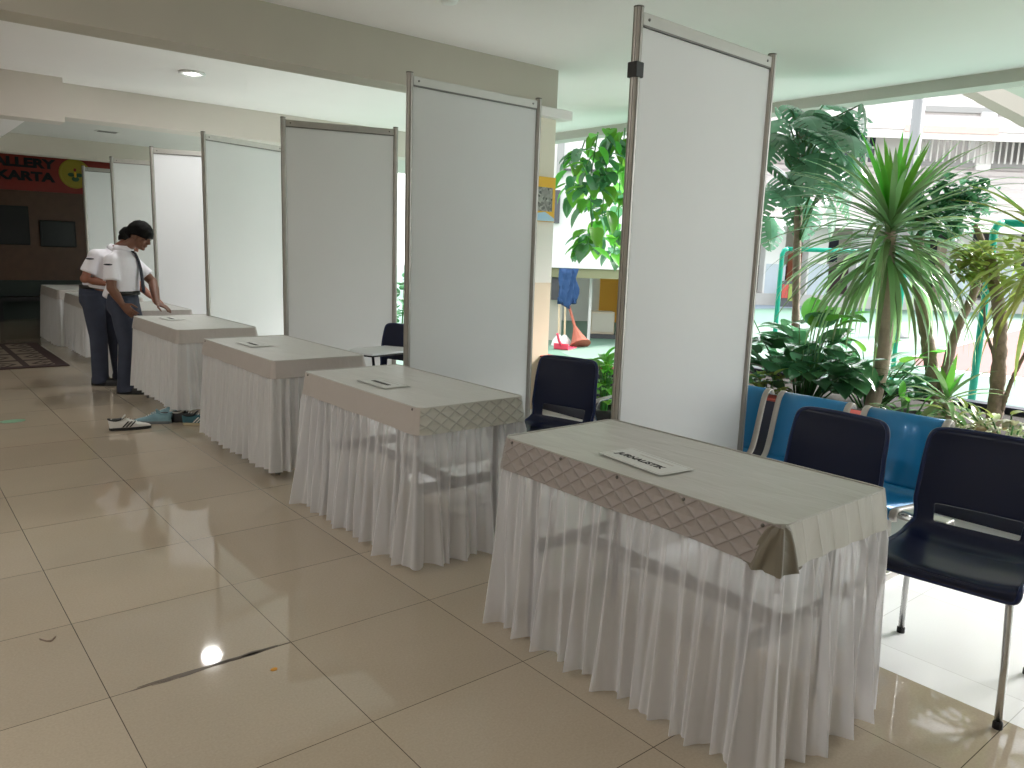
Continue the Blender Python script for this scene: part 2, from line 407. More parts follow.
# ------------------------------------------------------------------ tables in cloth covers
TZ = .738
def rounded_loop(a, b, r, n):
    """points and outward normals around a rounded rectangle, starting on the -x side going towards -y"""
    P = []
    segs = [((-a, b-r), (-a, -b+r), (-1,0)), ((-a+r,-b), (a-r,-b), (0,-1)), ((a,-b+r),(a,b-r),(1,0)), ((a-r,b),(-a+r,b),(0,1))]
    cs = [(-a+r,-b+r,pi), (a-r,-b+r,1.5*pi), (a-r,b-r,0), (-a+r,b-r,.5*pi)]
    out = []
    for (p,q,nr),(cx,cy,a0) in zip(segs, cs):
        ln = sqrt((p[0]-q[0])**2+(p[1]-q[1])**2)
        out.append(('s',p,q,nr,ln)); out.append(('c',(cx,cy),a0,r,r*pi/2))
    tot = sum(o[4] for o in out)
    for i in range(n):
        s = tot*i/n
        for o in out:
            if s <= o[4]: break
            s -= o[4]
        t = min(1, s/o[4])
        if o[0]=='s':
            P.append((o[1][0]+(o[2][0]-o[1][0])*t, o[1][1]+(o[2][1]-o[1][1])*t, o[3][0], o[3][1], tot*i/n))
        else:
            an = o[2]+t*pi/2
            P.append((o[1][0]+o[3]*cos(an), o[1][1]+o[3]*sin(an), cos(an), sin(an), tot*i/n))
    return P, tot
def table_set(cx, cy, w, l, seed, tlabel, clabel, flare, amp, wl, quilt, bh, sheer_m, ngp, rz=0, detail=1.0, topm='satin', drop=0, lift=0):
    rnd = random.Random(seed)
    t = thing('folding_table', (cx, cy, 0), rz, tlabel, 'table', 'folding tables under the cloths')
    MB().box((-w/2+.015,-l/2+.015,TZ-.04),(w/2-.015,l/2-.015,TZ-.012)).build('tabletop', M['table_wood'], t, bevel=.003)
    for sx in (-1,1):
        for sy in (-1,1):
            MB().tube([(sx*(w/2-.06),sy*(l/2-.12),0),(sx*(w/2-.06),sy*(l/2-.12),TZ-.04)], .014, 10).build('leg', M['table_steel'], t, smooth=True)
    for sy in (-1,1):
        MB().box((-w/2+.05,sy*(l/2-.12)-.012,.30),(w/2-.05,sy*(l/2-.12)+.012,.345)).build('cross_bar', M['table_steel'], t)
    MB().box((-.012,-l/2+.12,.30),(.012,l/2-.12,.345)).build('stretcher', M['table_steel'], t)
    k = thing('table_cover', (cx, cy, 0), rz, clabel, 'tablecloth', 'white skirted table covers')
    a, b = w/2, l/2
    # top: satin sheet with faint drawn creases
    nx, ny = int(26*detail), int(48*detail); rows = []
    for i in range(ny+1):
        y = -b + 2*b*i/ny; r = []
        for j in range(nx+1):
            x = -a + 2*a*j/nx
            e = min(a-abs(x), b-abs(y))
            z = TZ + (.0018*noise.noise(Vector((x*9+seed, y*5, seed))) + .0035*max(0, noise.noise(Vector((x*14+y*5+seed, y*3-x*2, 7.3)))-.25)) * min(1, e/.04)
            if e < .006: z -= .001
            r.append((x, y, z))
        rows.append(r)
    MB().grid(rows).build('cover_top', M[topm], k, smooth=True)
    P, tot = rounded_loop(a+.002, b+.002, .022, int(420*detail))
    # border: two sides quilted or plain, made per side so each can differ
    n = len(P); lat = 7
    sides = {'front': lambda p: p[2] < -.71, 'end': lambda p: p[3] < -.71 , 'rest': lambda p: not (p[2] < -.71) and not (p[3] < -.71)}
    for sd, test in sides.items():
        idx = [i for i in range(n) if test(P[i])]
        # keep runs continuous
        start = next((q for q in range(len(idx)) if idx[q]-1 not in idx and (idx[q]-1) % n not in idx), 0)
        idx = idx[start:] + idx[:start]
        idx = idx + [(idx[-1]+1) % n]
        rows = []; uv = []
        for q in range(lat+1):
            tq = q/lat; r = []
            for i in idx:
                x, y, nxx, nyy, s = P[i]
                off = .004 + .020*tq + .004*noise.noise(Vector((s*7, tq*2, seed)))*tq
                zz = TZ + .001 - (bh+drop*.0)*tq - (.006*noise.noise(Vector((s*5, seed*3.1, 0))) if q==lat else 0)
                if sd=='end' and quilt[1]=='pleated': off += .003*sin(s*52+tq*2)*tq
                r.append((x+nxx*off, y+nyy*off, zz)); uv.append((s, -bh*tq))
            rows.append(r)
        m = MB().grid(rows); m.uv = uv
        mt = {'front': quilt[0], 'end': quilt[1], 'rest': 'satin_front'}[sd]
        m.build('quilted_border' if 'quilt' in mt else ('pleated_border' if mt=='pleated' else 'plain_border'), M[mt], k, smooth=True)
    # piping along the top edge
    MB().tube([(p[0]+p[2]*.003, p[1]+p[3]*.003, TZ+.0005) for p in P[::4]]+[(P[0][0]+P[0][2]*.003,P[0][1]+P[0][3]*.003,TZ+.0005)], .0032, 6, cap=False).build('piping', M[topm], k, smooth=True)
    # gathered skirt
    ns = int(900*detail); P, tot = rounded_loop(a+.018, b+.018, .03, ns)
    ph = [rnd.uniform(0, 2*pi) for _ in range(6)]
    rows = []; nv = 15
    K = round(tot/wl)
    for q in range(nv+1):
        tq = q/nv; r = []
        for (x,y,nx_,ny_,s) in P:
            u = s/tot*2*pi
            warp = .9*noise.noise(Vector((cos(u)*4+seed, sin(u)*4, tq*.5)))
            sh_ = sin(K*u + 3.0*warp + ph[0]); wv = (1.75*math.exp(-(1-sh_)*1.7)-.75)*.75 + .24*sin(2.03*K*u/1.0 - 2*warp + ph[1] + .8*tq) * (1-tq*.6) + .65*sin(round(K*.46)*u + ph[2] + 4*warp)*tq
            fl = flare * (1 if nx_ < .3 else .35) * (1 + .55*noise.noise(Vector((cos(u)*3, sin(u)*3, seed+9))))
            A = amp*1.35*(.30 + .70*tq**.7) * (1 + .5*noise.noise(Vector((cos(u)*6, sin(u)*6, seed))))
            if nx_ > .6: A *= .5
            off = fl*tq**1.2 + A*wv
            if q == 0: off = .004*wv - .002
            top = TZ - bh + .004; bot = .004 + lift + (.012+.016*noise.noise(Vector((cos(u)*5, sin(u)*5, seed*2+1))))*(.3+.7*drop)
            z = top + (bot-top)*tq
            sway = .012*tq*sin(round(K*.3)*u+ph[3])
            r.append((x+nx_*off - ny_*sway, y+ny_*off + nx_*sway, z))
        rows.append(r)
    MB().grid(rows, closed=True).build('skirt', M[sheer_m], k, smooth=True)
    rows = []
    # pins: small dark heads along the front seam
    for q in range(ngp):
        y = b - .05 - q*(2*b-.1)/max(1, ngp-1)
        MB().ell((-a-.008, y, TZ-.012), (.006,.006,.006), 8, 6).build('pin', M['alu_dark'], k)
    return k
FT = 'table hidden under a skirted cover: '
k1 = table_set(2.105, 1.632, .585, 1.165, 3, 'grey steel folding table faintly seen under the nearest skirted cover',
    'nearest ivory table cover, quilted front border and sheer gathered skirt', .026, .027, .074, ('quilt','pleated'), .118, 'sheer', 5, drop=1)
k2 = table_set(2.11, 3.40, .585, 1.165, 11, 'folding table faintly seen under the second cover from the camera',
    'second nearest table cover, plain front border, quilted end, sheer flaring skirt', .040, .029, .078, ('satin_front','quilt_pale'), .120, 'sheer', 2, drop=1, topm='satin_pale')
k3 = table_set(2.12, 5.05, .60, 1.25, 23, 'folding table under the third cover, beside the shoes',
    'third table cover with straight dense pleats, beside the shoes', .026, .018, .060, ('satin_front','satin_front'), .105, 'voile', 1, lift=.055, topm='satin_pale')
k4 = table_set(2.13, 6.94, .62, 1.30, 31, 'folding table under the cover the young man leans his hands on',
    'white table cover the young man with the tie leans his hands on', .024, .017, .064, ('satin_front','satin_front'), .105, 'voile', 0, lift=.10, detail=.8, topm='satin_pale')
k5 = table_set(2.19, 8.72, .60, 1.2, 37, 'folding table under the cover right behind the two people', 'table cover mostly hidden behind the two people bending down',
    .02, .012, .055, ('satin_front','satin_front'), .105, 'voile', 0, detail=.6, topm='satin_pale')
k6 = table_set(2.17, 10.45, .60, 1.2, 41, 'folding table under the cover just left of the bending people', 'white table cover just beyond the two people, pleats lifted off the floor',
    .02, .014, .06, ('satin_front','satin_front'), .12, 'voile', 0, detail=.6, topm='satin_pale', lift=.07)
k7 = table_set(2.18, 12.15, .62, 1.25, 43, 'folding table under the farthest cover in the row', 'farthest table cover in the row, its skirt touching the dark hall floor',
    .02, .014, .06, ('satin_front','satin_front'), .12, 'voile', 0, detail=.6, topm='satin_pale')
# bunched satin at the first cover's near corner, shade put in its colour
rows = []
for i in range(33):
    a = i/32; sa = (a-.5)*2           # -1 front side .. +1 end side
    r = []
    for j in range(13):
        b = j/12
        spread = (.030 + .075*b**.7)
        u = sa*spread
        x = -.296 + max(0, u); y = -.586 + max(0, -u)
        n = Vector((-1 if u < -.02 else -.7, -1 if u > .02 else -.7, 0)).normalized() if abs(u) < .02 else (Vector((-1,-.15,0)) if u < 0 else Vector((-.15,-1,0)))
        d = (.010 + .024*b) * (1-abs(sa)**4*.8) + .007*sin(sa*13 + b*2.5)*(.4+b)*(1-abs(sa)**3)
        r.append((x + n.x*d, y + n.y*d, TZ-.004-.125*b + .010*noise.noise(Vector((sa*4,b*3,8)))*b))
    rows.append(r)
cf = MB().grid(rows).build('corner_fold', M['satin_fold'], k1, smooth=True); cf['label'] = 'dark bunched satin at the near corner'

# name cards lying on the covers
def card(cx, cy, w, l, rz, label, word, ink='ink'):
    t = thing('name_card', (cx, cy, TZ+.0045), rz, label, 'card', 'name cards on the covered tables')
    MB().box((-l/2,-w/2,0),(l/2,w/2,.0016)).build('card_sheet', M['paper'], t)
    # printed border line
    e = MB(); q = .008
    for lo, hi in (((-l/2+q,-w/2+q),(l/2-q,-w/2+q+.002)),((-l/2+q,w/2-q-.002),(l/2-q,w/2-q)),((-l/2+q,-w/2+q),(-l/2+q+.002,w/2-q)),((l/2-q-.002,-w/2+q),(l/2-q,w/2-q))):
        e.box((lo[0],lo[1],.0016),(hi[0],hi[1],.0020))
    e.build('printed_frame', M['rail'], t)
    if word:
        lettering(word, .039, M['ink'], t, (-.012,-.012,.0021), bold=.0012)
    else:
        g = MB(); rr = random.Random(label)
        x = -l*.30
        while x < l*.26:
            d = rr.uniform(.007,.014); g.box((x,-.022,.0017),(x+d,.004,.0021)); x += d + .0035
        g.build('blurred_lettering', M['ink'], t)
    g = MB(); g.box((-l*.22,w*.24,.0017),(l*.30,w*.29,.0020)); g.build('small_print', M['rail'], t)
R0 = -pi/2
p = on_z(645, 461, TZ+.005); card(p.x, p.y, .155, .31, R0-.12, 'white card printed JURNALISTIK on the nearest table', 'JURNALISTIK')
p = on_z(383, 383, TZ+.005); card(p.x, p.y, .15, .29, R0, 'white card with one dark word on the second nearest table', None)
p = on_z(254, 344, TZ+.005); card(p.x, p.y, .15, .29, R0, 'small white card on the third table, beside the shoes', None)
p = on_z(172, 318.5, TZ+.005); card(p.x, p.y, .15, .29, R0, 'white card by the hands of the young man with the tie', None)

# ------------------------------------------------------------------ exhibition panels
def octo(r, g):
    pts = []
    for i in range(8):
        a = 2*pi*i/8 + pi/8
        for d, rr in ((-.30, r), (-.09, r*.98), (-.07, r*(1-g)), (.07, r*(1-g)), (.09, r*.98), (.30, r)):
            pts.append((rr*cos(a+d), rr*sin(a+d)))
    return pts
def panel(p0, p1, label, H=2.4, board='board', clip=None, seed=0):
    p0 = Vector(p0); p1 = Vector(p1); w = (p1-p0).length
    t = thing('exhibition_panel', (p0.x, p0.y, 0), atan2(p1.y-p0.y, p1.x-p0.x), label, 'partition panel', 'white partition panels between the tables')
    for x in (0, w):
        o = MB().prism(octo(.0205, .28), .004, H, Matrix.Translation((x,0,0))).build('post', M['alu'], t)
        MB().prism([(.021*cos(2*pi*i/16)+x, .021*sin(2*pi*i/16)) for i in range(16)], H, H+.006).build('post_cap', M['alu_dark'], o)
        MB().lathe([(.03,0),(.03,.006),(.024,.012)], 16, Matrix.Translation((x,0,0))).build('foot', M['black'], o)
    for z0, z1, nm in ((H-.068, H-.012, 'top_rail'), (.06, .116, 'bottom_rail')):
        r = MB().box((.018,-.011,z0),(w-.018,.011,z1)).build(nm, M['alu'] if seed%2 else M['rail_alu'], t, bevel=.003)
        g = MB()
        g.box((.02,-.0125,z0+.0),(w-.02,.0125,z0+.008)); g.build('rail_groove', M['alu_dark'], r)
        for x in (.055, w-.055): MB().lathe([(.006,0),(.006,.003)], 10, Matrix.Translation((x,-.011,(z0+z1)/2+.004)) @ Matrix.Rotation(pi/2,4,'X')).build('screw', M['alu_dark'], r)
    MB().box((.018,-.003,.114),(w-.018,.003,H-.066)).build('board', M[board], t)
    if clip:
        MB().box((-.024,-.024,clip-.03),(.024,.024,clip+.03)).build('clamp', M['tape'], t, bevel=.004)
    return t
M['rail_alu'] = mat('pale_anodised_rail', (.47,.46,.43), .42, .6, var=.06)
panel((2.45,2.245),(3.44,2.275), 'tallest-looking white partition panel standing behind the nearest table', clip=2.165, seed=0)
panel((2.445,3.945),(3.42,3.955), 'white partition panel right behind the second nearest table, before the column', seed=2)
panel((2.60,6.055),(3.45,5.775), 'turned partition panel standing behind the third table', seed=1)
panel((2.44,7.45),(3.32,7.73), 'partition panel just right of the two people, behind their table', seed=3)
panel((2.44,9.12),(3.36,8.72), 'bright white partition panel directly beyond the face of the young man', board='board_white', seed=4)
panel((2.40,10.71),(3.36,10.50), 'second farthest partition panel, beyond the heads of the two people', seed=1)
panel((2.42,12.43),(3.40,12.36), 'farthest partition panel, beside the round yellow emblem', seed=3)

# ------------------------------------------------------------------ chairs
def chair_proto():
    t = bpy.data.objects.new('plastic_chair', None); col.objects.link(t)
    # local: faces -x, width along y, seat height .45
    def surf(u, v):
        """u 0 front lip .. 1 top of back; v -1..1 across"""
        prof = [(-.235,.415),(-.245,.437),(-.225,.452),(-.12,.447),(.02,.437),(.12,.440),(.168,.470),(.190,.53),(.205,.60),(.225,.70),(.243,.785),(.250,.822),(.262,.832)]
        f = u*(len(prof)-1); i = min(int(f), len(prof)-2); k = f-i
        def cr(a,b,c,d,k): return .5*((2*b)+(-a+c)*k+(2*a-5*b+4*c-d)*k*k+(-a+3*b-3*c+d)*k**3)
        q = [prof[max(0,min(len(prof)-1,i+o))] for o in (-1,0,1,2)]
        x = cr(*[s[0] for s in q], k); z = cr(*[s[1] for s in q], k)
        if u < .5: w = .222 - .012*u
        else: w = .216 - .030*(u-.5)*2
        if u > .44 and u < .62: w -= .014*sin((u-.44)/.18*pi)
        y = v*w
        if u > .5: x -= .030*(v*v)*min(1,(u-.5)*4) * (1 if u<.97 else .8)     # back wraps forward
        else: z += .012*abs(v)**3*min(1,(u)*6) - .008*(1-v*v)*(1 if .1<u<.4 else 0)
        return x, y, z
    nu, nv = 60, 26
    V = {}; vs = []; fs = []
    for i in range(nu+1):
        for j in range(nv+1):
            u = i/nu; v = -1+2*j/nv
            # rounded corners of back top and seat front: pull v in
            tt = (u-.80)/.20
            if tt > 0: v *= 1 - .42*(1-sqrt(max(0,1-min(1,tt)**2.6)))
            ff = (.14-u)/.14
            if ff > 0: v *= 1 - .16*(1-sqrt(max(0,1-min(1,ff)**3)))
            V[i,j] = len(vs); vs.append(surf(u,v))
    for i in range(nu):
        for j in range(nv):
            u = (i+.5)/nu; v = -1+2*(j+.5)/nv
            if .535 < u < .615 and abs(v) < .70: continue     # hand slot
            fs.append((V[i,j],V[i,j+1],V[i+1,j+1],V[i+1,j]))
    m = MB(); m.add(vs, fs); o = m.build('shell', M['navy'], t, smooth=True)
    s = o.modifiers.new('s','SOLIDIFY'); s.thickness = .009; s.offset = 0
    b = o.modifiers.new('u','SUBSURF'); b.levels = 1; b.render_levels = 1
    # rolled rim
    edge = [V[i,0] for i in range(nu+1)] + [V[nu,j] for j in range(1,nv+1)] + [V[i,nv] for i in range(nu-1,-1,-1)] + [V[0,j] for j in range(nv-1,-1,-1)]
    MB().tube([vs[e] for e in edge], .0085, 8, cap=False).build('rim', M['navy_edge'], t, smooth=True)
    for s_ in (-1,1):
        y = s_*.175; yo = s_*.205
        l = MB().tube([(-.17,y,.418),(-.19,s_*.19,.39),(-.215,yo,.2),(-.235,yo+s_*.008,.005)], .0115, 10).build('leg', M['steel'], t, smooth=True)
        MB().lathe([(.015,0),(.015,.018),(.012,.024)],12,Matrix.Translation((-.235,yo+s_*.008,0))).build('rubber_foot', M['black'], l)
        l = MB().tube([(.10,y,.418),(.13,s_*.19,.39),(.19,yo,.2),(.225,yo+s_*.008,.005)], .0115, 10).build('leg', M['steel'], t, smooth=True)
        MB().lathe([(.015,0),(.015,.018),(.012,.024)],12,Matrix.Translation((.225,yo+s_*.008,0))).build('rubber_foot', M['black'], l)
        MB().tube([(-.185,y,.40),(-.17,y,.418),(.10,y,.418),(.13,y*1.05,.40)], .0105, 10).build('seat_rail', M['black_steel'], t, smooth=True)
    MB().tube([(-.12,-.17,.416),(-.12,-.14,.385),(-.12,.14,.385),(-.12,.17,.416)], .0095, 8).build('cross_tube', M['black_steel'], t, smooth=True)
    MB().tube([(.09,-.17,.416),(.09,-.14,.385),(.09,.14,.385),(.09,.17,.416)], .0095, 8).build('cross_tube', M['black_steel'], t, smooth=True)
    return t
proto = chair_proto()
CH = [((2.84,.965), .13, 'nearest navy plastic chair beside the end of the nearest table, seat and slot in view'),
      ((2.72,1.50), -.05, 'navy plastic chair tucked behind the nearest table, only its backrest showing'),
      ((2.85,3.14), .25, 'navy plastic chair behind the second nearest table, in front of the column'),
      ((2.98,5.15), .25, 'navy plastic chair with a pale writing board, behind the third table')]
for i, ((x,y), rz, lb) in enumerate(CH):
    o = proto if i == 0 else copy_tree(proto)
    o.location = (x, y, 0); o.rotation_euler.z = rz
    tag(o, lb, 'chair', 'navy plastic chairs behind the tables')
    last = o
tb = MB().prism([(-.30,-.20),(.14,-.23),(.17,-.05),(.12,.10),(-.22,.12),(-.33,.02)], .655, .672).build('writing_board', M['board_white'], last, bevel=.004)
tb['label'] = 'pale writing board'
MB().tube([(-.30,-.20,.652),(.14,-.23,.652),(.17,-.05,.652),(.12,.10,.652),(-.22,.12,.652),(-.33,.02,.652),(-.30,-.20,.652)], .006, 8).build('board_rim', M['black'], tb)
MB().tube([(.13,.20,.41),(.13,.23,.45),(.10,.22,.62),(.05,.02,.645),(-.2,0,.648)], .012, 10).build('board_arm', M['black_steel'], last, smooth=True)
# ------------------------------------------------------------------ blue gang bench
bench = thing('waiting_bench', (3.40, 2.2, 0), 0, 'blue steel waiting bench with joined seats along the planter', 'bench')
def bprof(k):
    pr = [(-.235,.395),(-.245,.415),(-.22,.437),(-.10,.425),(.02,.42),(.075,.44),(.105,.50),(.13,.60),(.155,.70),(.175,.745),(.20,.762),(.225,.752),(.232,.735)]
    f = k*(len(pr)-1); i = min(int(f), len(pr)-2); f -= i
    def cr(a,b,c,d): return .5*((2*b)+(-a+c)*f+(2*a-5*b+4*c-d)*f*f+(-a+3*b-3*c+d)*f**3)
    q = [pr[max(0,min(len(pr)-1,i+o))] for o in (-1,0,1,2)]
    return cr(*[s[0] for s in q]), cr(*[s[1] for s in q])
for s in range(4):
    y0 = -.86 + s*.445; y1 = y0 + .36
    for nm, a, b, mm in (('seat', 0, .44, 'blue'), ('backrest', .44, 1, 'blue')):
        rows = []
        for i in range(23):
            x, z = bprof(a + (b-a)*i/22); rows.append([(x, y0+.016, z), (x, (y0+y1)/2, z), (x, y1-.016, z)])
        o = MB().grid(rows).build(nm, M[mm], bench, smooth=True, solid=.006)
    for y in (y0, y1):
        pts = [(bprof(i/30)[0], y, bprof(i/30)[1]) for i in range(31)]
        MB().tube(pts, [(.017,.008)]*31, 8, side=(0,1,0)).build('side_rail', M['rail'], bench, smooth=True)
        g = MB().box((.02,y-.004,.36),(.07,y+.004,.43)).build('bracket', M['alu'], bench)
MB().box((.0,-.98,.33),(.08,.98,.37)).build('beam_bar', M['alu'], bench, bevel=.006)
for y in (-.70, .70):
    MB().box((.015,y-.03,.03),(.065,y+.03,.33)).build('leg', M['alu'], bench, bevel=.004)
    MB().box((-.22,y-.03,.0),(.26,y+.03,.035)).build('foot', M['alu'], bench, bevel=.006)
for y in (-.895, .905):
    a = MB().tube([(.05,y,.36),(-.08,y,.40),(-.19,y,.46),(-.215,y,.53),(-.17,y,.59),(-.05,y,.60),(.10,y,.59),(.13,y,.56)] if y > 0 else [(.05,y,.36),(-.10,y,.38),(-.20,y,.415),(-.235,y,.43)], [(.022,.010)]*(8 if y>0 else 4), 10, side=(0,1,0)).build('armrest', M['steel'], bench, smooth=True)

# ------------------------------------------------------------------ planter along the terrace edge
pl = thing('planter_box', (5.5, 1.8, 0), 0, 'long dark navy tiled planter bed with red top edge behind the bench', 'planter')
PX0, PX1, PY0, PY1 = -.78, .95, -3.4, 2.55
MB().box((PX0,PY0,0),(PX0+.13,PY1+1.1,.475)).build('front_wall', M['navytile'], pl)
MB().box((PX0-.008,PY0,.475),(PX0+.14,PY1+1.1,.495)).build('red_edge', M['red'], pl, bevel=.006)
MB().box((PX1-.12,PY0,-.5),(PX1,PY1,.43)).build('rear_wall', M['navytile'], pl)
MB().box((PX0+.13,PY1-.12,-.5),(PX1-.12,PY1,.43)).build('end_wall', M['navytile'], pl)
rows = []
for i in range(16):
    rows.append([(PX0+.13+(PX1-PX0-.25)*i/15, PY0+(PY1-.12-PY0)*j/60, .385+.03*noise.noise(Vector((i*.5,j*.4,0)))) for j in range(61)])
MB().grid(rows).build('soil', M['soil'], pl, smooth=True)
SOIL = .39

# ------------------------------------------------------------------ plants
def frame(az, el):
    d = Vector((cos(az)*cos(el), sin(az)*cos(el), sin(el)))
    s = Vector((-sin(az), cos(az), 0))
    return d, s
def strap(mb, base, az, el, ln, w, droop, n=9, fold=.35, twist=0):
    p = Vector(base); e = el; rows = []
    for i in range(n+1):
        t = i/n
        d, s = frame(az, e)
        up = s.cross(d) * -1
        ww = w*(.55+.45*min(1,t*4))*(1-max(0,(t-.35)/.65)**1.6)
        s2 = (s*cos(twist*t) + up*sin(twist*t))
        rows.append([p - s2*ww + up*ww*fold, p.copy(), p + s2*ww + up*ww*fold])
        p = p + d*(ln/n)
        e -= droop/n*(.4+1.2*t)
    mb.grid(rows)
def ovate(mb, base, az, el, ln, w, droop=.8, n=6, fold=.22, heart=0):
    p = Vector(base); e = el; rows = []
    for i in range(n+1):
        t = i/n; d, s = frame(az, e); up = d.cross(s)
        ww = w*(sin(pi*min(1,(t+.03)**.72))**.8 if t < 1 else .01) + .001
        rows.append([p - s*ww + up*ww*fold - d*heart*ww*(1-t), p - s*ww*.5 + up*ww*fold*.25, p.copy(), p + s*ww*.5 + up*ww*fold*.25, p + s*ww + up*ww*fold - d*heart*ww*(1-t)])
        p = p + d*(ln/n); e -= droop/n
    mb.grid(rows)
def split_leaf(mb, base, az, el, ln, w, droop=1.1, roll=0, n=36):
    """a monstera blade: wide heart with deep slits between its lobes"""
    p = Vector(base); e = el; ctr = []
    for i in range(n+1):
        d, s = frame(az, e); up = d.cross(s)
        s = s*cos(roll) + up*sin(roll); up = d.cross(s)
        ctr.append((p.copy(), d, s, up)); p = p + d*(ln/n); e -= droop/n
    A = 7; lobes = 8
    for sg in (-1, 1):
        vid = {}; vs = []; fs = []
        for i in range(n+1):
            t = i/n; c, d, s, up = ctr[i]
            ww = w*sin(pi*min(1,(t*.93+.07)**.62))**.75 if t < .995 else .004
            for j in range(A+1):
                a = j/A
                q = c + s*(sg*ww*a) + d*(ww*a*a*.42 - ww*.30*a*(1-t)) - up*(ww*.30*a*a) + up*(ww*.10*a)
                vid[i,j] = len(vs); vs.append(q)
        for i in range(n):
            ph = ((i+.5)/n*lobes + (.25 if sg>0 else 0)) % 1
            for j in range(A):
                a = (j+.5)/A
                if a > .40 and ph > .78 - .2*(a-.4) and i > 3: continue
                q = (vid[i,j],vid[i,j+1],vid[i+1,j+1],vid[i+1,j])
                fs.append(q if sg>0 else q[::-1])
        mb.add(vs, fs)
def trunk(path, r0, r1, m, parent, knob=.12, seed=0, n=14):
    P = [Vector(p) for p in path]; pts = []; rr = []
    K = 40
    for i in range(K+1):
        f = i/K*(len(P)-1); a = min(int(f), len(P)-2); k = f-a
        q = [P[max(0,min(len(P)-1,a+o))] for o in (-1,0,1,2)]
        pts.append(.5*((2*q[1])+(-q[0]+q[2])*k+(2*q[0]-5*q[1]+4*q[2]-q[3])*k*k+(-q[0]+3*q[1]-3*q[2]+q[3])*k**3))
        rr.append((r0+(r1-r0)*i/K)*(1+knob*noise.noise(Vector((i*.7,seed,0)))))
    return MB().tube(pts, rr, n).build('trunk', m, parent, smooth=True)
def dracaena(loc, crown, nleaf, ln, w, label, rt=.05, seed=1, lean=.08, m='leaf_strap', tm='bark_pale', heart_m='leaf_bright'):
    rnd = random.Random(seed); b = Vector(loc); c = Vector(crown) - b
    t = thing('dracaena', loc, 0, label, 'plant')
    trunk([(0,0,-.03), tuple(c*.33+Vector((lean*.5,-lean*.4,0))), tuple(c*.66+Vector((lean*.3,-lean*.2,0))), tuple(c)], rt, rt*.72, M[tm], t, seed=seed)
    mb = MB(); hb = MB()
    for i in range(nleaf):
        f = (i+.5)/nleaf
        az = i*2.39996 + rnd.uniform(-.25,.25)
        el = 1.42 - 2.1*f**.62 + rnd.uniform(-.15,.15)
        dr = .55 + 1.1*f*(1.1-.4*f) + rnd.uniform(-.1,.25)
        q = c + Vector((0,0,.13*ln - .34*ln*f))
        strap(hb if f < .11 else mb, q, az, el, ln*rnd.uniform(.78,1.08)*(1 if f>.11 else .66), w*rnd.uniform(.8,1.15)*(1.35 if f<.11 else 1), dr if f>.11 else .12, twist=rnd.uniform(-.8,.8)*f)
    mb.build('leaves', M[m], t, smooth=True); hb.build('young_leaves', M[heart_m], t, smooth=True)
    return t
# tall dracaena in front of the court
base = on_x(871, 402, 5.35); crown = on_x(890, 232, 5.45)
dracaena((base.x, base.y, SOIL), tuple(crown), 215, .92, .0185, 'tall dracaena with a bare leaning trunk and a wide drooping crown', .052, 3)
b = on_x(946, 428, 5.05)
dracaena((b.x, b.y, SOIL), (b.x+.01, b.y+.02, .60), 34, .40, .022, 'short young dracaena rosette behind the end of the bench', .05, 8)
b = on_x(1052, 420, 5.3); c = on_x(1050, 250, 5.3)
dracaena((b.x, b.y, SOIL), tuple(c), 60, .75, .021, 'dracaena at the right edge whose long leaves reach into view', .045, 12, m='leaf_yellow')

# big-leaved bush
def bush(loc, rx, ry, h, n, ln, w, label, seed, m, name='leafy_bush', hi_m='leaf_bright', nhi=6, stems=26, el0=.2):
    rnd = random.Random(seed); t = thing(name, loc, 0, label, 'plant')
    mb = MB(); hb = MB(); sb = MB()
    for i in range(n):
        a = rnd.uniform(0, 2*pi); r = sqrt(rnd.random()); z = h*(.35+.65*rnd.random())*(1-.45*r*r)
        p = Vector((rx*r*cos(a), ry*r*sin(a), z))
        az = atan2(p.y/ry, p.x/rx) + rnd.uniform(-.8,.8)
        k = rnd.uniform(.7,1.15)
        if i < nhi: p.z = h*rnd.uniform(.95,1.08)
        ovate(hb if i < nhi else mb, p, az, rnd.uniform(-.2,.6)+el0*(1 if i>=nhi else 3), ln*k, w*k, rnd.uniform(.5,1.3), heart=.35)
        if i < stems:
            sb.tube([(p.x*.25,p.y*.25,-.02), (p.x*.6,p.y*.6,p.z*.55), tuple(p)], [.008,.006,.004], 6)
    sb.build('stems', M['leaf_mid'], t, smooth=True)
    mb.build('leaves', M[m], t, smooth=True)
    if nhi: hb.build('young_leaves', M[hi_m], t, smooth=True)
    return t
b = on_x(800, 402, 5.25)
bush((b.x, b.y, SOIL),   .32, .46, .60, 110, .27, .105, 'broad dark-leaved bush right behind the bench with one bright upright leaf', 5, 'leaf_dark', nhi=7, stems=40)
b = on_x(868, 410, 5.65)
bush((b.x, b.y, SOIL), .34, .34, .38, 80, .20, .068, 'lower dark-leaved bush around the foot of the tall dracaena', 15, 'leaf_dark', nhi=6)
b = on_x(762, 420, 4.91)
bush((b.x, b.y, SOIL), .10, .20, .30, 40, .13, .032, 'small yellow-green plant seen through the gap between bench backrests', 19, 'leaf_yellow', nhi=0, stems=8)
b = on_x(990, 436, 4.93)
bush((b.x, b.y-.1, SOIL), .14, .50, .20, 170, .11, .022, 'low cream-and-green ground plants at the right end of the planter', 25, 'leaf_varieg', name='ground_cover_plant', hi_m='leaf_yellow', nhi=14, stems=30)
b = on_x(905, 425, 5.0)
bush((b.x, b.y, SOIL), .10, .16, .20, 28, .16, .018, 'narrow-leaved green plant just right of the dracaena foot', 29, 'leaf_mid', nhi=3, stems=10)

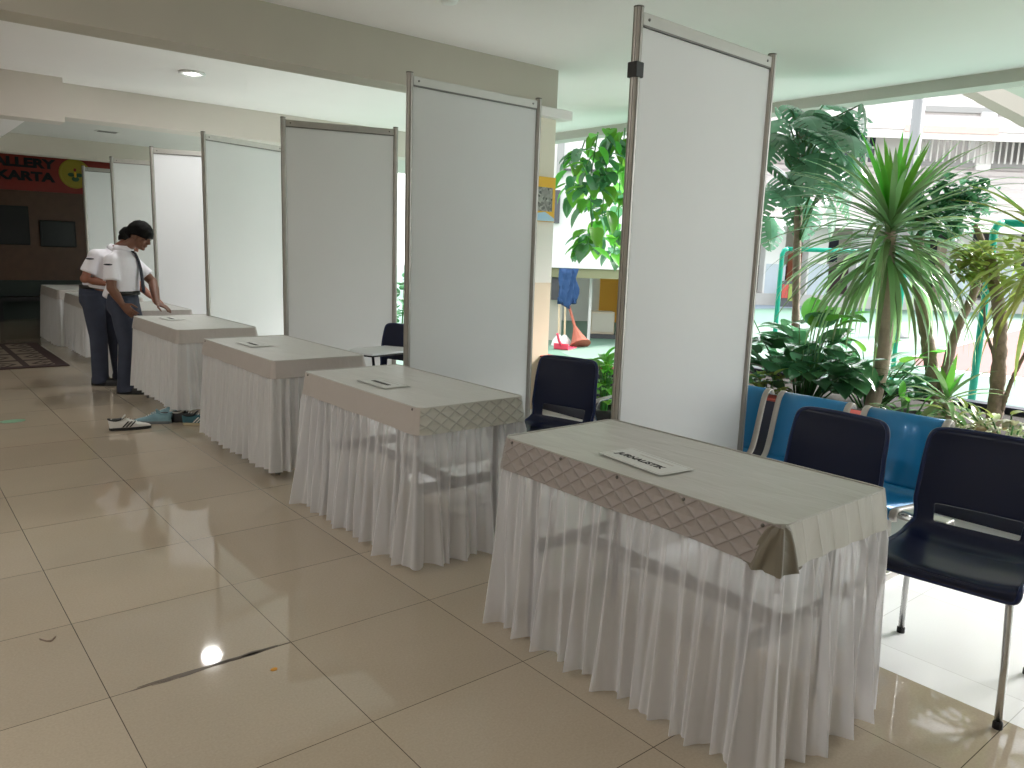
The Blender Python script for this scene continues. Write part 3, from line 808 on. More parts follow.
# two crooked shrubs with bare trunks
def tree(loc, paths, crowns, label, seed, m='leaf_mid', ln=.10, w=.032):
    rnd = random.Random(seed); t = thing('garden_tree', loc, 0, label, 'tree'); L0 = Vector(loc)
    for i, (pth, r0, r1) in enumerate(paths):
        o = trunk([tuple(Vector(p)-L0) for p in pth], r0, r1, M['bark'], t, .3, seed+i)
        if i: o.name = 'branch'
    mb = MB()
    for (c, rx, rz, n) in crowns:
        c = Vector(c)-L0
        for k in range(n):
            d = Vector((rnd.gauss(0,1), rnd.gauss(0,1), rnd.gauss(0,1))).normalized()*rnd.random()**.4
            p = c + Vector((d.x*rx, d.y*rx, d.z*rz))
            ovate(mb, p, rnd.uniform(0,2*pi), rnd.uniform(-.6,.6), ln*rnd.uniform(.7,1.3), w*rnd.uniform(.8,1.2), rnd.uniform(.2,1.2), n=4)
    mb.build('crown', M[m], t, smooth=True)
    return t
X = 5.85
g0 = on_x(938, 425, X)
tree((g0.x, g0.y, SOIL), [([(g0.x,g0.y,SOIL-.03), on_x(928,345,X), on_x(918,280,X), on_x(920,215,X+.1)], .052, .032),
      ([on_x(940,400,X), on_x(955,335,X-.02), on_x(975,290,X+.03), on_x(983,250,X+.1), on_x(975,225,X+.1)], .036, .018)],
     [(on_x(935,212,X+.15), .32, .22, 260), (on_x(962,195,X+.2), .20, .16, 120)], 'forked tree with rough bark and a dark leafy crown behind the tall dracaena', 41, 'leaf_dark', .11, .036)
g1 = on_x(990, 445, 5.5)
tree((g1.x, g1.y, SOIL), [([(g1.x,g1.y,SOIL-.03), on_x(997,390,5.5), on_x(1000,320,5.5), on_x(990,260,5.55)], .050, .034),
      ([on_x(1000,415,5.5), on_x(1012,380,5.48), on_x(1026,352,5.46)], .016, .010),
      ([on_x(996,360,5.5), on_x(986,330,5.5), on_x(984,300,5.52)], .012, .006)],
     [(on_x(1000,262,5.6), .27, .17, 240), (on_x(975,262,5.7), .16, .12, 90)], 'straight-trunked tree with a yellow-green crown near the right edge', 47, 'leaf_yellow', .085, .026)

# split-leaf climber hanging under the eave, right of the nearest panel
mt = on_x(800, 330, 6.15)
t = thing('split_leaf_climber', (mt.x, mt.y, SOIL), 0, 'climber with big split leaves hanging under the eave beside the nearest panel', 'plant')
L0 = Vector((mt.x, mt.y, SOIL))
trunk([(0,0,-.03), tuple(on_x(797,250,6.2)-L0), tuple(on_x(800,180,6.25)-L0), tuple(on_x(802,122,6.3)-L0)], .035, .028, M['bark'], t, .3, 3)
rnd = random.Random(77); mb = MB(); sb = MB()
SPL = [(786,190,.58,-2.3,-.2,.3),(812,160,.55,-1.9,.05,-.2),(828,150,.50,-1.2,-.1,.3),(776,138,.50,-2.9,-.5,.1),(845,132,.48,-1.0,-.9,-.3),(862,122,.40,-.9,-1.1,.4),
       (775,160,.42,-2.8,-.2,-.4),(800,215,.50,-2.1,-.75,.1),(825,210,.48,-1.4,-.8,-.1),(765,205,.42,-2.7,-.6,.2),(835,185,.46,-1.2,-.6,.2),(805,135,.46,-2.2,-.1,.2),(790,125,.40,-1.4,-.2,0),
       (850,145,.42,-.8,-.7,.1),(770,235,.40,-2.3,-.8,-.2),(815,128,.42,-2.6,-.6,0)]
SPL += [(x+rnd.uniform(-6,6), y+rnd.uniform(-6,6), rnd.uniform(.42,.58), rnd.uniform(-3,-.6), rnd.uniform(-.8,.1), rnd.uniform(-.4,.4)) for x in (772,790,808,826,842) for y in (128,150,176,205)]
for (px,py,ln,az,el,ro) in SPL:
    p = on_x(px, py-18, 6.15 + rnd.uniform(-.25,.25)) - L0
    split_leaf(mb, p, az, el, ln*.85, ln*.36, rnd.uniform(.7,1.2), ro)
    q = on_x(800, min(py+30, 240), 6.2) - L0
    sb.tube([tuple(q), tuple((q+p)*.5+Vector((0,0,.08))), tuple(p)], [.008,.007,.006], 6)
mb.build('split_leaves', M['leaf_split'], t, smooth=True); sb.build('leaf_stalks', M['leaf_mid'], t, smooth=True)

# heart-leaved vine hanging left of the nearest panel
vt = on_x(612, 140, 6.4)
t = thing('hanging_vine', (vt.x, vt.y, 2.9), 0, 'hanging vine with bright heart-shaped leaves between the column and the nearest panel', 'plant')
L0 = Vector((vt.x, vt.y, 2.9)); mb = MB(); hb = MB(); sb = MB()
ST = [((598,132),(590,180),(592,225),(585,255)), ((612,128),(605,175),(602,220),(600,250)), ((625,128),(620,180),(618,230),(612,262)), ((585,140),(575,170),(572,205)), ((640,125),(640,180),(636,240))]
for si, s in enumerate(ST):
    pts = [on_x(px, py, 6.4 + .12*((si*37) % 5 - 2)) - L0 for px, py in s]
    sb.tube([tuple(p) for p in pts], .008, 6)
    for k in range(46 if si < 3 else 26):
        f = rnd.random()*(len(pts)-1); i = min(int(f), len(pts)-2); p = pts[i].lerp(pts[i+1], f-i)
        az = rnd.uniform(0, 2*pi); p = p + Vector((cos(az), sin(az), 0))*rnd.uniform(.02,.12)
        ovate(hb if rnd.random() < .55 else mb, p, az, rnd.uniform(-1.1,-.1), rnd.uniform(.17,.29), rnd.uniform(.055,.09), rnd.uniform(.2,1.0), heart=.5)
sb.build('stems', M['leaf_mid'], t, smooth=True); mb.build('dark_leaves', M['leaf_dark'], t, smooth=True); hb.build('bright_leaves', M['leaf_bright'], t, smooth=True)
# plants glimpsed in the slit between the second and third panels
b = on_x(400, 300, 5.35)
bush((b.x, b.y, 0), .18, .25, 1.25, 70, .20, .06, 'dark green plant seen in the slit left of the second nearest panel', 51, 'leaf_dark', nhi=8, stems=20)

# potted plant by the terrace edge
pp = on_x(604, 404, 4.25)
t = thing('potted_plant', (pp.x, pp.y, 0), 0, 'bright green plant in a black pot left of the nearest panel', 'plant')
MB().lathe([(.10,0),(.135,.24),(.150,.245),(.150,.28),(.13,.28),(.125,.25)], 24).build('pot', M['black'], t, smooth=True)
mb = MB(); sb = MB()
for i in range(46):
    az = i*2.4; f = (i % 23)/23
    ovate(mb, (.05*cos(az)*f, .05*sin(az)*f, .27+.30*(1-f)+rnd.uniform(0,.12)), az, rnd.uniform(.1,1.0)*(1-f*.5), rnd.uniform(.14,.22), rnd.uniform(.028,.045), rnd.uniform(.8,1.6))
for i in range(10): sb.tube([(.02*cos(i),.02*sin(i),.24),(.05*cos(i*2.4),.05*sin(i*2.4),.6)], [.006,.004], 6)
mb.build('leaves', M['leaf_bright'], t, smooth=True); sb.build('stems', M['leaf_mid'], t)
# ------------------------------------------------------------------ the sports court, half a metre lower
CZ = -.5
M['court'] = mat('green_court_paint', (.11,.205,.15), .55, var=.12, scale=.6)
M['court_light'] = mat('pale_green_court_paint', (.17,.25,.20), .55, var=.1, scale=.6)
M['court_red'] = mat('red_court_paint', (.24,.085,.075), .6, var=.1, scale=.6)
M['court_blue'] = mat('pale_blue_court_paint', (.22,.27,.33), .6, var=.1, scale=.8)
M['white_line'] = mat('white_court_line', (.85,.85,.82), .6)
M['concrete'] = mat('pale_concrete', (.40,.39,.37), .85, var=.1, scale=.5)
def poly(name, pts, z0, z1, m): return struct(MB().prism(pts, z0, z1).build(name, M[m]))
slab('ground_court', (4.86, -45, CZ-.2), (85, 75, CZ), 'court')
def gp(x, y): q = on_z(x, y, CZ); return (q.x, q.y)
def ccw(p): 
    a = sum(p[i][0]*p[(i+1)%len(p)][1]-p[(i+1)%len(p)][0]*p[i][1] for i in range(len(p)))
    return p if a > 0 else p[::-1]
poly('ground_court_red', ccw([gp(895,362), gp(1024,329), gp(1400,318), gp(1400,420), gp(1024,377), gp(905,364)]), CZ-.05, CZ+.004, 'court_red')
poly('ground_court_pale', ccw([gp(560,352), gp(740,324), gp(900,322), gp(1080,316), gp(1080,326), gp(900,352), gp(740,375), gp(620,380)]), CZ-.05, CZ+.003, 'court_light')
poly('ground_court_blue', ccw([gp(600,310), gp(740,309), gp(890,306), gp(1100,307), gp(1100,298), gp(740,300), gp(600,301)]), CZ-.05, CZ+.004, 'court_blue')
poly('ground_court_line', ccw([gp(905,358.5), gp(1024,326), gp(1400,313), gp(1400,314.6), gp(1024,328.5), gp(905,360.5)]), CZ-.05, CZ+.006, 'white_line')
poly('ground_court_edge_line', ccw([gp(900,364), gp(1024,378), gp(1400,422), gp(1400,427), gp(1024,381), gp(900,366)]), CZ-.05, CZ+.006, 'white_line')

M['apron'] = mat('pale_mint_court_apron', (.27,.31,.285), .6, var=.08, scale=.6)
slab('ground_apron', (6.5, -20, CZ-.05), (8.7, 5.2, CZ+.003), 'apron')  # strip added to bounce light up to the ceiling near the eave
M['teal'] = mat('green_painted_pipe', (.005,.36,.24), .35, .1)
def pipe_goal(a, b, top, label, depth=.9, r=.028):
    a = Vector((a[0], a[1], CZ)); b = Vector((b[0], b[1], CZ)); t = thing('goal_frame', tuple((a+b)*.5), 0, label, 'goal', 'green pipe goals on the court')
    m_ = (a+b)*.5; ax = a-m_; bx = b-m_; H = top-CZ; d = (bx-ax).normalized(); 
    for p, s in ((ax, 1), (bx, -1)):
        q = p + d*s*.05
        MB().tube([tuple(p), tuple(p+Vector((0,0,H-.07))), tuple(p+d*s*.02+Vector((0,0,H-.02))), tuple(p+d*s*.07+Vector((0,0,H)))], r, 14).build('post', M['teal'], t, smooth=True)
        MB().lathe([(.07,0),(.07,.012),(.03,.02)], 16, Matrix.Translation(p)).build('base_plate', M['teal'], t)
    MB().tube([tuple(ax+d*.06+Vector((0,0,H))), tuple(bx-d*.06+Vector((0,0,H)))], r, 14).build('crossbar', M['teal'], t, smooth=True)
    return t
a = at(778, 300, 9.6); b = at(901, 300, 9.9); tz = at(846, 251, 9.75).z
pipe_goal((a.x,a.y), (b.x,b.y), tz, 'green pipe goal standing farther out on the court, behind the dracaena trunk')
a = at(985, 300, 6.9); b = at(1240, 300, 6.9); tz = at(1008, 223, 6.9).z
pipe_goal((a.x,a.y), (b.x,b.y), tz, 'thicker green pipe goal post close behind the trees at the right edge', r=.032)
# grey steel pole standing on the court
p = on_z(892, 337, CZ); tz = at(917, 60, p.dot(_f)).z
t = thing('steel_pole', (p.x, p.y, CZ), 0, 'tall grey steel pole with a flared foot on the court', 'pole')
M['greypole'] = mat('grey_painted_pole', (.20,.20,.20), .5, .2)
MB().lathe([(.15,0),(.15,tz-CZ)], 20).build('pole', M['greypole'], t, smooth=True)
MB().lathe([(.42,0),(.40,.06),(.24,.28),(.16,.5)], 20).build('foot', M['greypole'], t, smooth=True)
MB().box((-.20,-.24,4.2),(-.02,-.10,4.7)).build('junction_box', M['concrete'], t, bevel=.02)

# ------------------------------------------------------------------ school building across the court
def place(D, px=512):
    s = (px-512)/FPX*D; v = _f*D + _r*s; return Vector((v.x, v.y, CZ))
class Facade:
    def __init__(s, name, D, label, cat='building', px=820):
        s.D = D; o = place(D, px); s.o = o; s.so = o.dot(_r)
        s.t = thing(name, tuple(o), -YAW, label, cat)
    def rect(s, x0, y0, x1, y1, dD=0):
        D = s.D + dD; xm = (x0+x1)/2; ym = (y0+y1)/2
        f = lambda x, y: at(x, y, D)
        return f(x0,ym).dot(_r)-s.so, f(x1,ym).dot(_r)-s.so, f(xm,y1).z-CZ, f(xm,y0).z-CZ
    def box(s, name, m, x0, y0, x1, y1, d0=0, d1=.3, parent=None, ground=False, **k):
        a, b, z0, z1 = s.rect(x0,y0,x1,y1,d0)
        if ground: z0 = 0
        return MB().box((a,d0,z0),(b,d1,z1)).build(name, M[m], parent or s.t, **k)
M['bcream'] = mat('cream_building_paint', (.46,.43,.37), .8, var=.05, scale=.4)
M['bwhite'] = mat('white_building_paint', (.66,.65,.63), .8, var=.04, scale=.4)
M['bdado'] = mat('dark_maroon_dado', (.085,.050,.055), .7, var=.1)
M['bgrey'] = mat('blue_grey_column_paint', (.42,.47,.52), .7, var=.05)
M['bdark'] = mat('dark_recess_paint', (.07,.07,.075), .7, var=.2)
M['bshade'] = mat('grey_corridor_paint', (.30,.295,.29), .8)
M['brown'] = mat('red_brown_door', (.34,.09,.04), .5)
M['rooftile'] = mat('pale_roof_sheet', (.44,.40,.385), .6, var=.06, scale=.5)
M['roofedge'] = mat('rose_roof_sheet', (.62,.42,.38), .6, var=.1)
M['beige'] = mat('beige_wall_paint', (.50,.42,.32), .8)
M['glass'] = mat('dark_window_glass', (.03,.035,.05), .1)
F1 = Facade('school_building', 34, 'two-storey school building with colonnade across the court', px=850)
F1.box('wall', 'bcream', 560, 215, 900, 300, 2.2, 2.6, ground=True)
F1.box('dado', 'bdado', 560, 264, 900, 300, 2.12, 2.2, ground=True)
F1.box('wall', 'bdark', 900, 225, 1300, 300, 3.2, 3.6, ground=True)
F1.box('beige_wall', 'beige', 938, 240, 978, 300, 2.4, 2.7, ground=True)
F1.box('floor_strip', 'concrete', 540, 299, 1320, 303, -.2, 3.2, ground=True)
for x0, x1 in ((765,784),(808,827),(857,874),(905,918),(955,970),(1000,1018),(1048,1066),(720,737),(675,692)):
    o = F1.box('column', 'bwhite', x0, 222, x1, 300, 0, .75, ground=True)
    a, b, z0, z1 = F1.rect(x0,264,x1,300,0)
    MB().box((a-.01,-.02,.25),(b+.01,.77,z1)).build('column_band', M['bgrey'], o)
    MB().box((a-.03,-.04,0),(b+.03,.79,.25)).build('column_foot', M['bdark'], o)
dr = F1.box('door', 'brown', 787, 246, 802, 301, 2.05, 2.12, ground=True)
MB().ell((0,0,0),(.06,.06,.06),8,6).build('door_handle', M['steel'], dr, loc=tuple(Vector((F1.rect(799,272,801,274,2.05)[0], 2.02, F1.rect(799,272,801,274,2.05)[2]))))
F1.box('window', 'glass', 829, 240, 838, 262, 2.1, 2.2)
w = F1.box('window', 'bwhite', 950, 238, 962, 262, 2.3, 2.4); 
F1.box('grille', 'bshade', 952, 240, 960, 260, 2.26, 2.3)
# canopy roof in front of the upper floor: sloping sheets with seams
def roof(name, m, x0, x1, ylo, yhi, dlo, dhi, n, parent=None, amp=.16):
    rows = []
    al, bl, zl, _ = F1.rect(x0, ylo, x1, ylo+.01, dlo); ah, bh_, zh, _2 = F1.rect(x0, yhi, x1, yhi+.01, dhi)
    for i in range(n+1):
        k = i/n
        for e, q in ((0,0),(1,1)):
            if i == n and e: break
            kk = (i+(.97 if e else 0))/n
            z = zl+(zh-zl)*kk + (amp if e==0 else 0)
            rows.append([(al+(ah-al)*kk, dlo+(dhi-dlo)*kk, z), (bl+(bh_-bl)*kk, dlo+(dhi-dlo)*kk, z)])
    return MB().grid(rows).build(name, M[m], parent or F1.t, solid=.06)
roof('canopy_roof', 'rooftile', 540, 1320, 226, 168, -1.6, 2.4, 9)
F1.box('canopy_fascia', 'bwhite', 540, 223, 1320, 231, -1.62, -1.5)
F1.box('upper_wall', 'bwhite', 540, 95, 930, 175, 2.8, 3.1)
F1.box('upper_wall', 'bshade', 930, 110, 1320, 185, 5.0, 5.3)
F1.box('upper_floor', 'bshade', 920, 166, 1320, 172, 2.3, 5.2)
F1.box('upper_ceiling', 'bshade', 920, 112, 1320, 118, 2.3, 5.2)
for x in (566, 620, 690, 740, 790, 842):
    w = F1.box('upper_window', 'glass', x, 128, x+34, 166, 2.72, 2.82)
    a, b, z0, z1 = F1.rect(x,128,x+34,166,2.72)
    g = MB()
    for k in range(5): q = a+(b-a)*k/4; g.box((q-.05,2.68,z0),(q+.05,2.73,z1))
    g.box((a,2.68,z0),(b,2.73,z0+.12)); g.box((a,2.68,z1-.12),(b,2.73,z1)); g.box((a,2.68,(z0+z1)/2-.05),(b,2.73,(z0+z1)/2+.05))
    g.build('window_frame', M['bwhite'], w)
for x in (979, 1075): F1.box('upper_column', 'bwhite', x, 112, x+15, 172, 2.2, 2.9)
# balcony railing, falling to the right
rl = MB(); al, bl, z0, z1 = F1.rect(925, 136, 1320, 168, 2.1)
for k in range(64):
    x = al + (bl-al)*k/63; rl.box((x-.03, 2.08, z0), (x+.03, 2.14, z1-.1))
rl.build('railing_bars', M['bwhite'], F1.t)
MB().box((al,2.04,z1-.12),(bl,2.18,z1)).build('railing', M['bwhite'], F1.t)
roof('upper_roof', 'rooftile', 540, 1320, 134, 70, 1.0, 6.0, 7)
F1.box('upper_fascia', 'bwhite', 540, 131, 1320, 139, .98, 1.1)
F1.box('roof_edge_strip', 'roofedge', 905, 126, 1000, 133, .9, 1.0)
lm = F1.box('corridor_lamp', 'lamp_glow', 975, 124, 986, 129, 2.9, 3.3)
# red and yellow notice by the door, fire box
t = F1.box('notice_board', 'bdark', 781, 281, 795, 304, -.9, -.85, ground=True)
F1.box('notice_sheet', 'red', 782, 284.5, 788, 298, -.92, -.9, parent=t); F1.box('notice_sheet', 'leaf_yellow', 788.4, 284, 793.5, 301, -.92, -.9, parent=t)

# side wing on the left: white wall over a low opening
F2 = Facade('side_building', 17.0, 'white side building with a low opening, left of the court', px=590)
F2.box('upper_wall', 'bwhite', 440, 40, 665, 267.5, 0, .35)
M['olive'] = mat('olive_lintel_paint', (.20,.20,.11), .7)
F2.box('lintel', 'olive', 440, 267.5, 665, 277, .05, .5)
F2.box('side_wall', 'bcream', 440, 277, 562, 345, .3, .6, ground=True)
F2.box('end_wall', 'bcream', 650, 277, 665, 345, .0, 6, ground=True)
F2.box('back_wall', 'bwhite', 500, 277, 665, 310, 5.6, 5.9, ground=True)
F2.box('opening_ceiling', 'bwhite', 500, 262, 665, 268, .4, 5.9)
F2.box('yellow_door', 'leaf_yellow', 600, 277, 618, 306, 5.5, 5.6, ground=True)
M['ochre'] = mat('ochre_door_paint', (.72,.36,.04), .5)
bpy.data.objects['yellow_door'].data.materials[0] = M['ochre']
F2.box('downpipe', 'bwhite', 589, 278, 591.5, 334, .6, .75, ground=True)
F2.box('dark_post', 'bdark', 552, 267, 564, 300, .1, .3)
# grey shutter box and cable by the column
q = F2.box('shutter_box', 'bshade', 557.5, 137, 564, 177, -.15, 0)
F2.box('meter_box', 'bdark', 554, 190, 560, 223, -.12, 0)
F2.box('cable_pipe', 'bdark', 557, 170.5, 700, 172.5, -.1, 0)

# broom, mops, dustpan and bucket things leaning in the opening
def fpt(x, y, D): 
    return at(x, y, D)
def stick(name, x0, y0, x1, y1, D, r, m, label, cat, head=None):
    a = fpt(x0,y0,D+.5); b = fpt(x1,y1,D); b.z = max(b.z, CZ+.02)
    t = thing(name, (b.x,b.y,CZ), 0, label, cat)
    a2 = a - Vector((b.x,b.y,CZ)); b2 = b - Vector((b.x,b.y,CZ))
    MB().tube([tuple(b2), tuple(a2)], r, 8).build('handle', M[m], t, smooth=True)
    return t, a2, b2
M['pine'] = mat('pale_wood_handle', (.62,.50,.33), .6)
M['fibre'] = mat('red_brown_broom_fibre', (.36,.11,.07), .9, bump=.8, bscale=20)
M['bluecloth'] = mat('blue_cloth', (.02,.06,.16), .9)
M['pinkp'] = mat('pink_plastic', (.70,.05,.10), .4)
t, a, b = stick('broom', 569, 306, 580, 345, 16.2, .03, 'fibre', 'reddish palm-fibre broom standing in the low opening', 'broom')
MB().tube([tuple(b+(a-b)*.48), tuple(b+(a-b)*.30), tuple(b+(a-b)*.1), tuple(b)], [.03,.09,.17,.24], 12).build('bristles', M['fibre'], t)
for i, x in enumerate((558.5, 564.5)):
    t, a, b = stick('mop', x+1, 298, x, 338, 16.4, .022, 'pine', ['pale wooden mop handle nearest the column edge', 'second pale wooden mop handle, next to the broom'][i], 'mop')
    MB().lathe([(.16,.0),(.13,.10),(.04,.22)], 12).build('mop_head', M['bwhite'], t)
p = at(567, 343, 15.9)
t = thing('dustpan', (p.x,p.y,CZ), .4, 'pink plastic dustpan on the green court by the broom', 'dustpan')
MB().prism([(-.30,-.16),(.22,-.13),(.22,.13),(-.30,.16)], 0, .02).build('pan', M['pinkp'], t); MB().box((-.30,-.16,.0),(-.27,.16,.12)).build('pan_back', M['pinkp'], t)
MB().tube([(-.28,0,.08),(-.42,0,.2),(-.5,0,.34)], .025, 8).build('handle', M['pinkp'], t)
p = at(568, 290, 16.5)
t = thing('hanging_cloth', tuple(p), 0, 'dark blue cloth hanging above the mops in the low opening', 'cloth')
rows = [[(-.26+.52*j/10+.03*sin(i+j), .06*sin(j*1.9+i), .45-.85*i/8 + (.25*abs(j-5)/5 if i==8 else 0)) for j in range(11)] for i in range(9)]
MB().grid(rows).build('folds', M['bluecloth'], t, smooth=True, solid=.03)
p = at(598, 331, 18.2)
t = thing('court_trolley', (p.x,p.y,CZ), -YAW, 'small beige cabinet on a dark base inside the low opening', 'cabinet')
MB().box((-.2,-.2,.10),(.35,.2,.62)).build('body', M['beige'], t, bevel=.02); MB().box((-.22,-.22,0),(.40,.22,.10)).build('base', M['bdark'], t)
MB().box((-.17,-.215,.16),(.32,-.2,.58)).build('door', M['bcream'], t)

# green sheeted canopy with beige fascia, upper right
cp = at(1010, 95, 11.5)
t = thing('sheet_canopy', (cp.x, cp.y, cp.z), -YAW, 'green sheeted canopy with beige steel edge at the upper right corner', 'canopy')
M['sheet'] = mat('pale_green_roof_sheet', (.15,.19,.13), .6, var=.1)
M['cfascia'] = mat('beige_steel_fascia', (.24,.215,.17), .6)
def cl(x, y, D): 
    q = at(x, y, D) - cp; return Vector((q.dot(_r), q.dot(_f), q.z))
A = cl(966, 84, 13.5); Bp = cl(1100, 152, 9.5); Cc = cl(1180, 60, 9.0); Dd = cl(1030, 40, 13.0)
m = MB(); m.add([A+Vector((0,0,.12)), Bp+Vector((0,0,.12)), Cc+Vector((0,0,.12)), Dd+Vector((0,0,.12))], [(0,1,2,3)]); m.build('roof_sheet', M['sheet'], t, solid=.03)
d = (Bp-A); nrm_ = (Dd-A)
def bar(a, b, h, w, nm, m_):
    MB().tube([tuple(a), tuple(b)], [(w, h)]*2, 4).build(nm, M[m_], t)
bar(A, Bp, .17, .10, 'fascia_beam', 'cfascia'); bar(A+nrm_*.12, Bp+nrm_*.12+Vector((0,0,0)), .06, .06, 'purlin', 'greypole')
bar(A+nrm_*.5, Bp.lerp(Cc,.5), .06, .06, 'purlin', 'greypole')
for k in range(7):
    f = .05+k*.15; bar(A.lerp(Bp,f), Dd.lerp(Cc,f), .05, .04, 'rafter', 'cfascia')
for f in (.05,.95):
    q = A.lerp(Bp, f); bar(q, Vector((q.x, q.y, CZ-cp.z)), .06, .06, 'canopy_post', 'cfascia') if f > .5 else None

# ------------------------------------------------------------------ poster on the column
t = thing('framed_poster', (4.67, 5.27, 1.89), 0, 'yellow framed photo poster hanging on the cream column', 'poster')
a = on_y(536, 178, 5.28); b = on_y(554.5, 222, 5.28)
x0, x1 = 4.50-4.67, 4.785-4.67; z0, z1 = 1.70-1.89, 2.085-1.89
M['yellow'] = mat('yellow_poster_print', (.86,.48,.02), .4)
m, nt, p_ = nodes('poster_photo_collage'); tc = N(nt,'ShaderNodeTexCoord'); vo = N(nt,'ShaderNodeTexVoronoi'); vo.inputs['Scale'].default_value = 45
L(nt, tc.outputs['Object'], vo.inputs['Vector']); cr = N(nt,'ShaderNodeValToRGB'); cr.color_ramp.elements[0].color = (.03,.03,.03,1); cr.color_ramp.elements[1].color = (.5,.5,.45,1)
L(nt, vo.outputs['Color'], cr.inputs[0]); L(nt, cr.outputs[0], p_.inputs['Base Color']); M['collage'] = m
MB().box((x0,-.012,z0),(x1,.012,z1)).build('frame', M['yellow'], t, bevel=.003)
MB().box((x0+.012,-.015,z0+.09),(x1-.035,-.011,z1-.09)).build('photo_area', M['collage'], t)
M['skyblue'] = mat('light_blue_print', (.45,.68,.85), .4)
MB().prism([(x0+.005,z0+.005),(x1-.005,z0+.005),(x1-.005,z0+.03),(0,z0+.085),(x0+.005,z0+.06)], .011, .014, Matrix.Rotation(pi/2,4,'X')).build('blue_wave', M['skyblue'], t)

# ------------------------------------------------------------------ end of the hall: sign, boards, rug
Yb = 15.73
def bx(px, py): q = on_y(px, py, Yb); return q
M['signred'] = mat('red_sign_board', (.28,.022,.012), .5, var=.1)
t = thing('gallery_sign', (2.0, Yb, 2.45), 0, 'red sign board with black lettering and a round yellow emblem, end of hall', 'sign')
MB().box((-3.2,-.03,-.28),(2.3,.02,.32)).build('sign_board', M['signred'], t)
for txt, px, py, sz in (('GALLERY', 53.5, 165.5, .285), ('JAKARTA', 53.5, 178.5, .285)):
    q = bx(px, py)
    lettering(txt, sz, M['ink'], t, (q.x-2.0, -.04, q.z-2.45), (pi/2,0,0), (.92,.72,1), 'RIGHT', .014, .008)
q = bx(74.5, 174)
M['emblem'] = mat('yellow_emblem_disc', (.42,.33,.02), .5); M['emblem_green'] = mat('green_emblem_print', (.03,.10,.03), .5)
e = MB().lathe([(.25,0),(.25,.012),(.24,.018),(.22,.018),(.215,.012)], 32, Matrix.Translation((q.x-2.0,-.03,q.z-2.45)) @ Matrix.Rotation(pi/2,4,'X')).build('emblem_disc', M['emblem'], t)
g = MB(); c0 = Vector((q.x-2.0,-.056,q.z-2.45-.02))
for an in (-.9, .9):
    g.ell(c0+Vector((.07*sin(an)*1.1,0,.0)), (.055,.006,.035), 12, 6)
g.ell(c0+Vector((0,0,-.07)), (.06,.006,.045), 12, 6); g.build('emblem_leaves', M['emblem_green'], e)
MB().ell(c0+Vector((0,0,.085)), (.022,.006,.03), 10, 6).build('emblem_flame', M['signred'], e)
MB().ell(c0+Vector((0,0,-.005)), (.022,.008,.06), 10, 6).build('emblem_stem', M['yellow'], e)
M['screen'] = mat('black_screen', (.004,.004,.005), .35)
for (x0,y0,x1,y1), lb in (((-16,204,30.5,245),'large black display board at the left edge of the hall end'), ((39,220,76.5,247.5),'smaller black display board beside the partition panel')):
    a = bx(x0,y0); b = bx(x1,y1); c_ = (a+b)*.5
    t = thing('display_board', (c_.x, Yb, c_.z), 0, lb, 'board')
    w = abs(b.x-a.x)/2; h = abs(b.z-a.z)/2
    MB().box((-w,-.03,-h),(w,.02,h)).build('frame', M['black'], t, bevel=.01); MB().box((-w+.03,-.036,-h+.03),(w-.03,-.03,h-.03)).build('screen', M['screen'], t)
a = bx(17, 296); b = bx(44, 303)
t = thing('low_bench', ((a.x+b.x)/2, Yb-.35, 0), 0, 'dark low bench against the green wall at the end of the hall', 'bench')
MB().box((-.55,-.18,.34),(.75,.18,.40)).build('seat', M['black'], t)
for x in (-.5,.7): MB().box((x-.03,-.16,0),(x+.03,.16,.34)).build('leg', M['black'], t)

m, nt, p_ = nodes('patterned_rug'); tc = N(nt,'ShaderNodeTexCoord'); sp = N(nt,'ShaderNodeSeparateXYZ'); L(nt, tc.outputs['Object'], sp.inputs[0])
def mth(op, a, b=None):
    n = N(nt,'ShaderNodeMath',operation=op)
    for i, q in enumerate((a,b)):
        if q is None: continue
        if isinstance(q,(int,float)): n.inputs[i].default_value = q
        else: L(nt,q,n.inputs[i])
    return n.outputs[0]
cx = mth('ABSOLUTE', mth('SUBTRACT', mth('FRACT', mth('DIVIDE', sp.outputs[0], .40)), .5)); cy = mth('ABSOLUTE', mth('SUBTRACT', mth('FRACT', mth('DIVIDE', sp.outputs[1], .58)), .5))
bd = mth('GREATER_THAN', mth('MAXIMUM', cx, cy), .42); dm = mth('LESS_THAN', mth('ABSOLUTE', mth('SUBTRACT', mth('ADD', cx, cy), .28)), .06); ct = mth('LESS_THAN', mth('ADD', cx, cy), .1)
f = mth('MINIMUM', mth('ADD', bd, mth('ADD', dm, ct)), 1.0)
mx = N(nt,'ShaderNodeMix',data_type='RGBA'); L(nt,f,mx.inputs[0]); mx.inputs[6].default_value=(.21,.165,.125,1); mx.inputs[7].default_value=(.040,.022,.020,1)
L(nt,mx.outputs[2],p_.inputs['Base Color']); p_.inputs['Roughness'].default_value=.95; M['rug']=m
M['rugedge'] = mat('dark_maroon_rug_border', (.045,.022,.022), .95)
t = thing('rug', (.45, 10.9, 0), 0, 'dark patterned rug on the tiles at the left edge', 'rug')
MB().box((-1.2,-1.14,.001),(1.2,1.14,.011)).build('rug_border', M['rugedge'], t); MB().box((-1.08,-1.02,.0105),(1.08,1.02,.013)).build('rug_field', M['rug'], t)
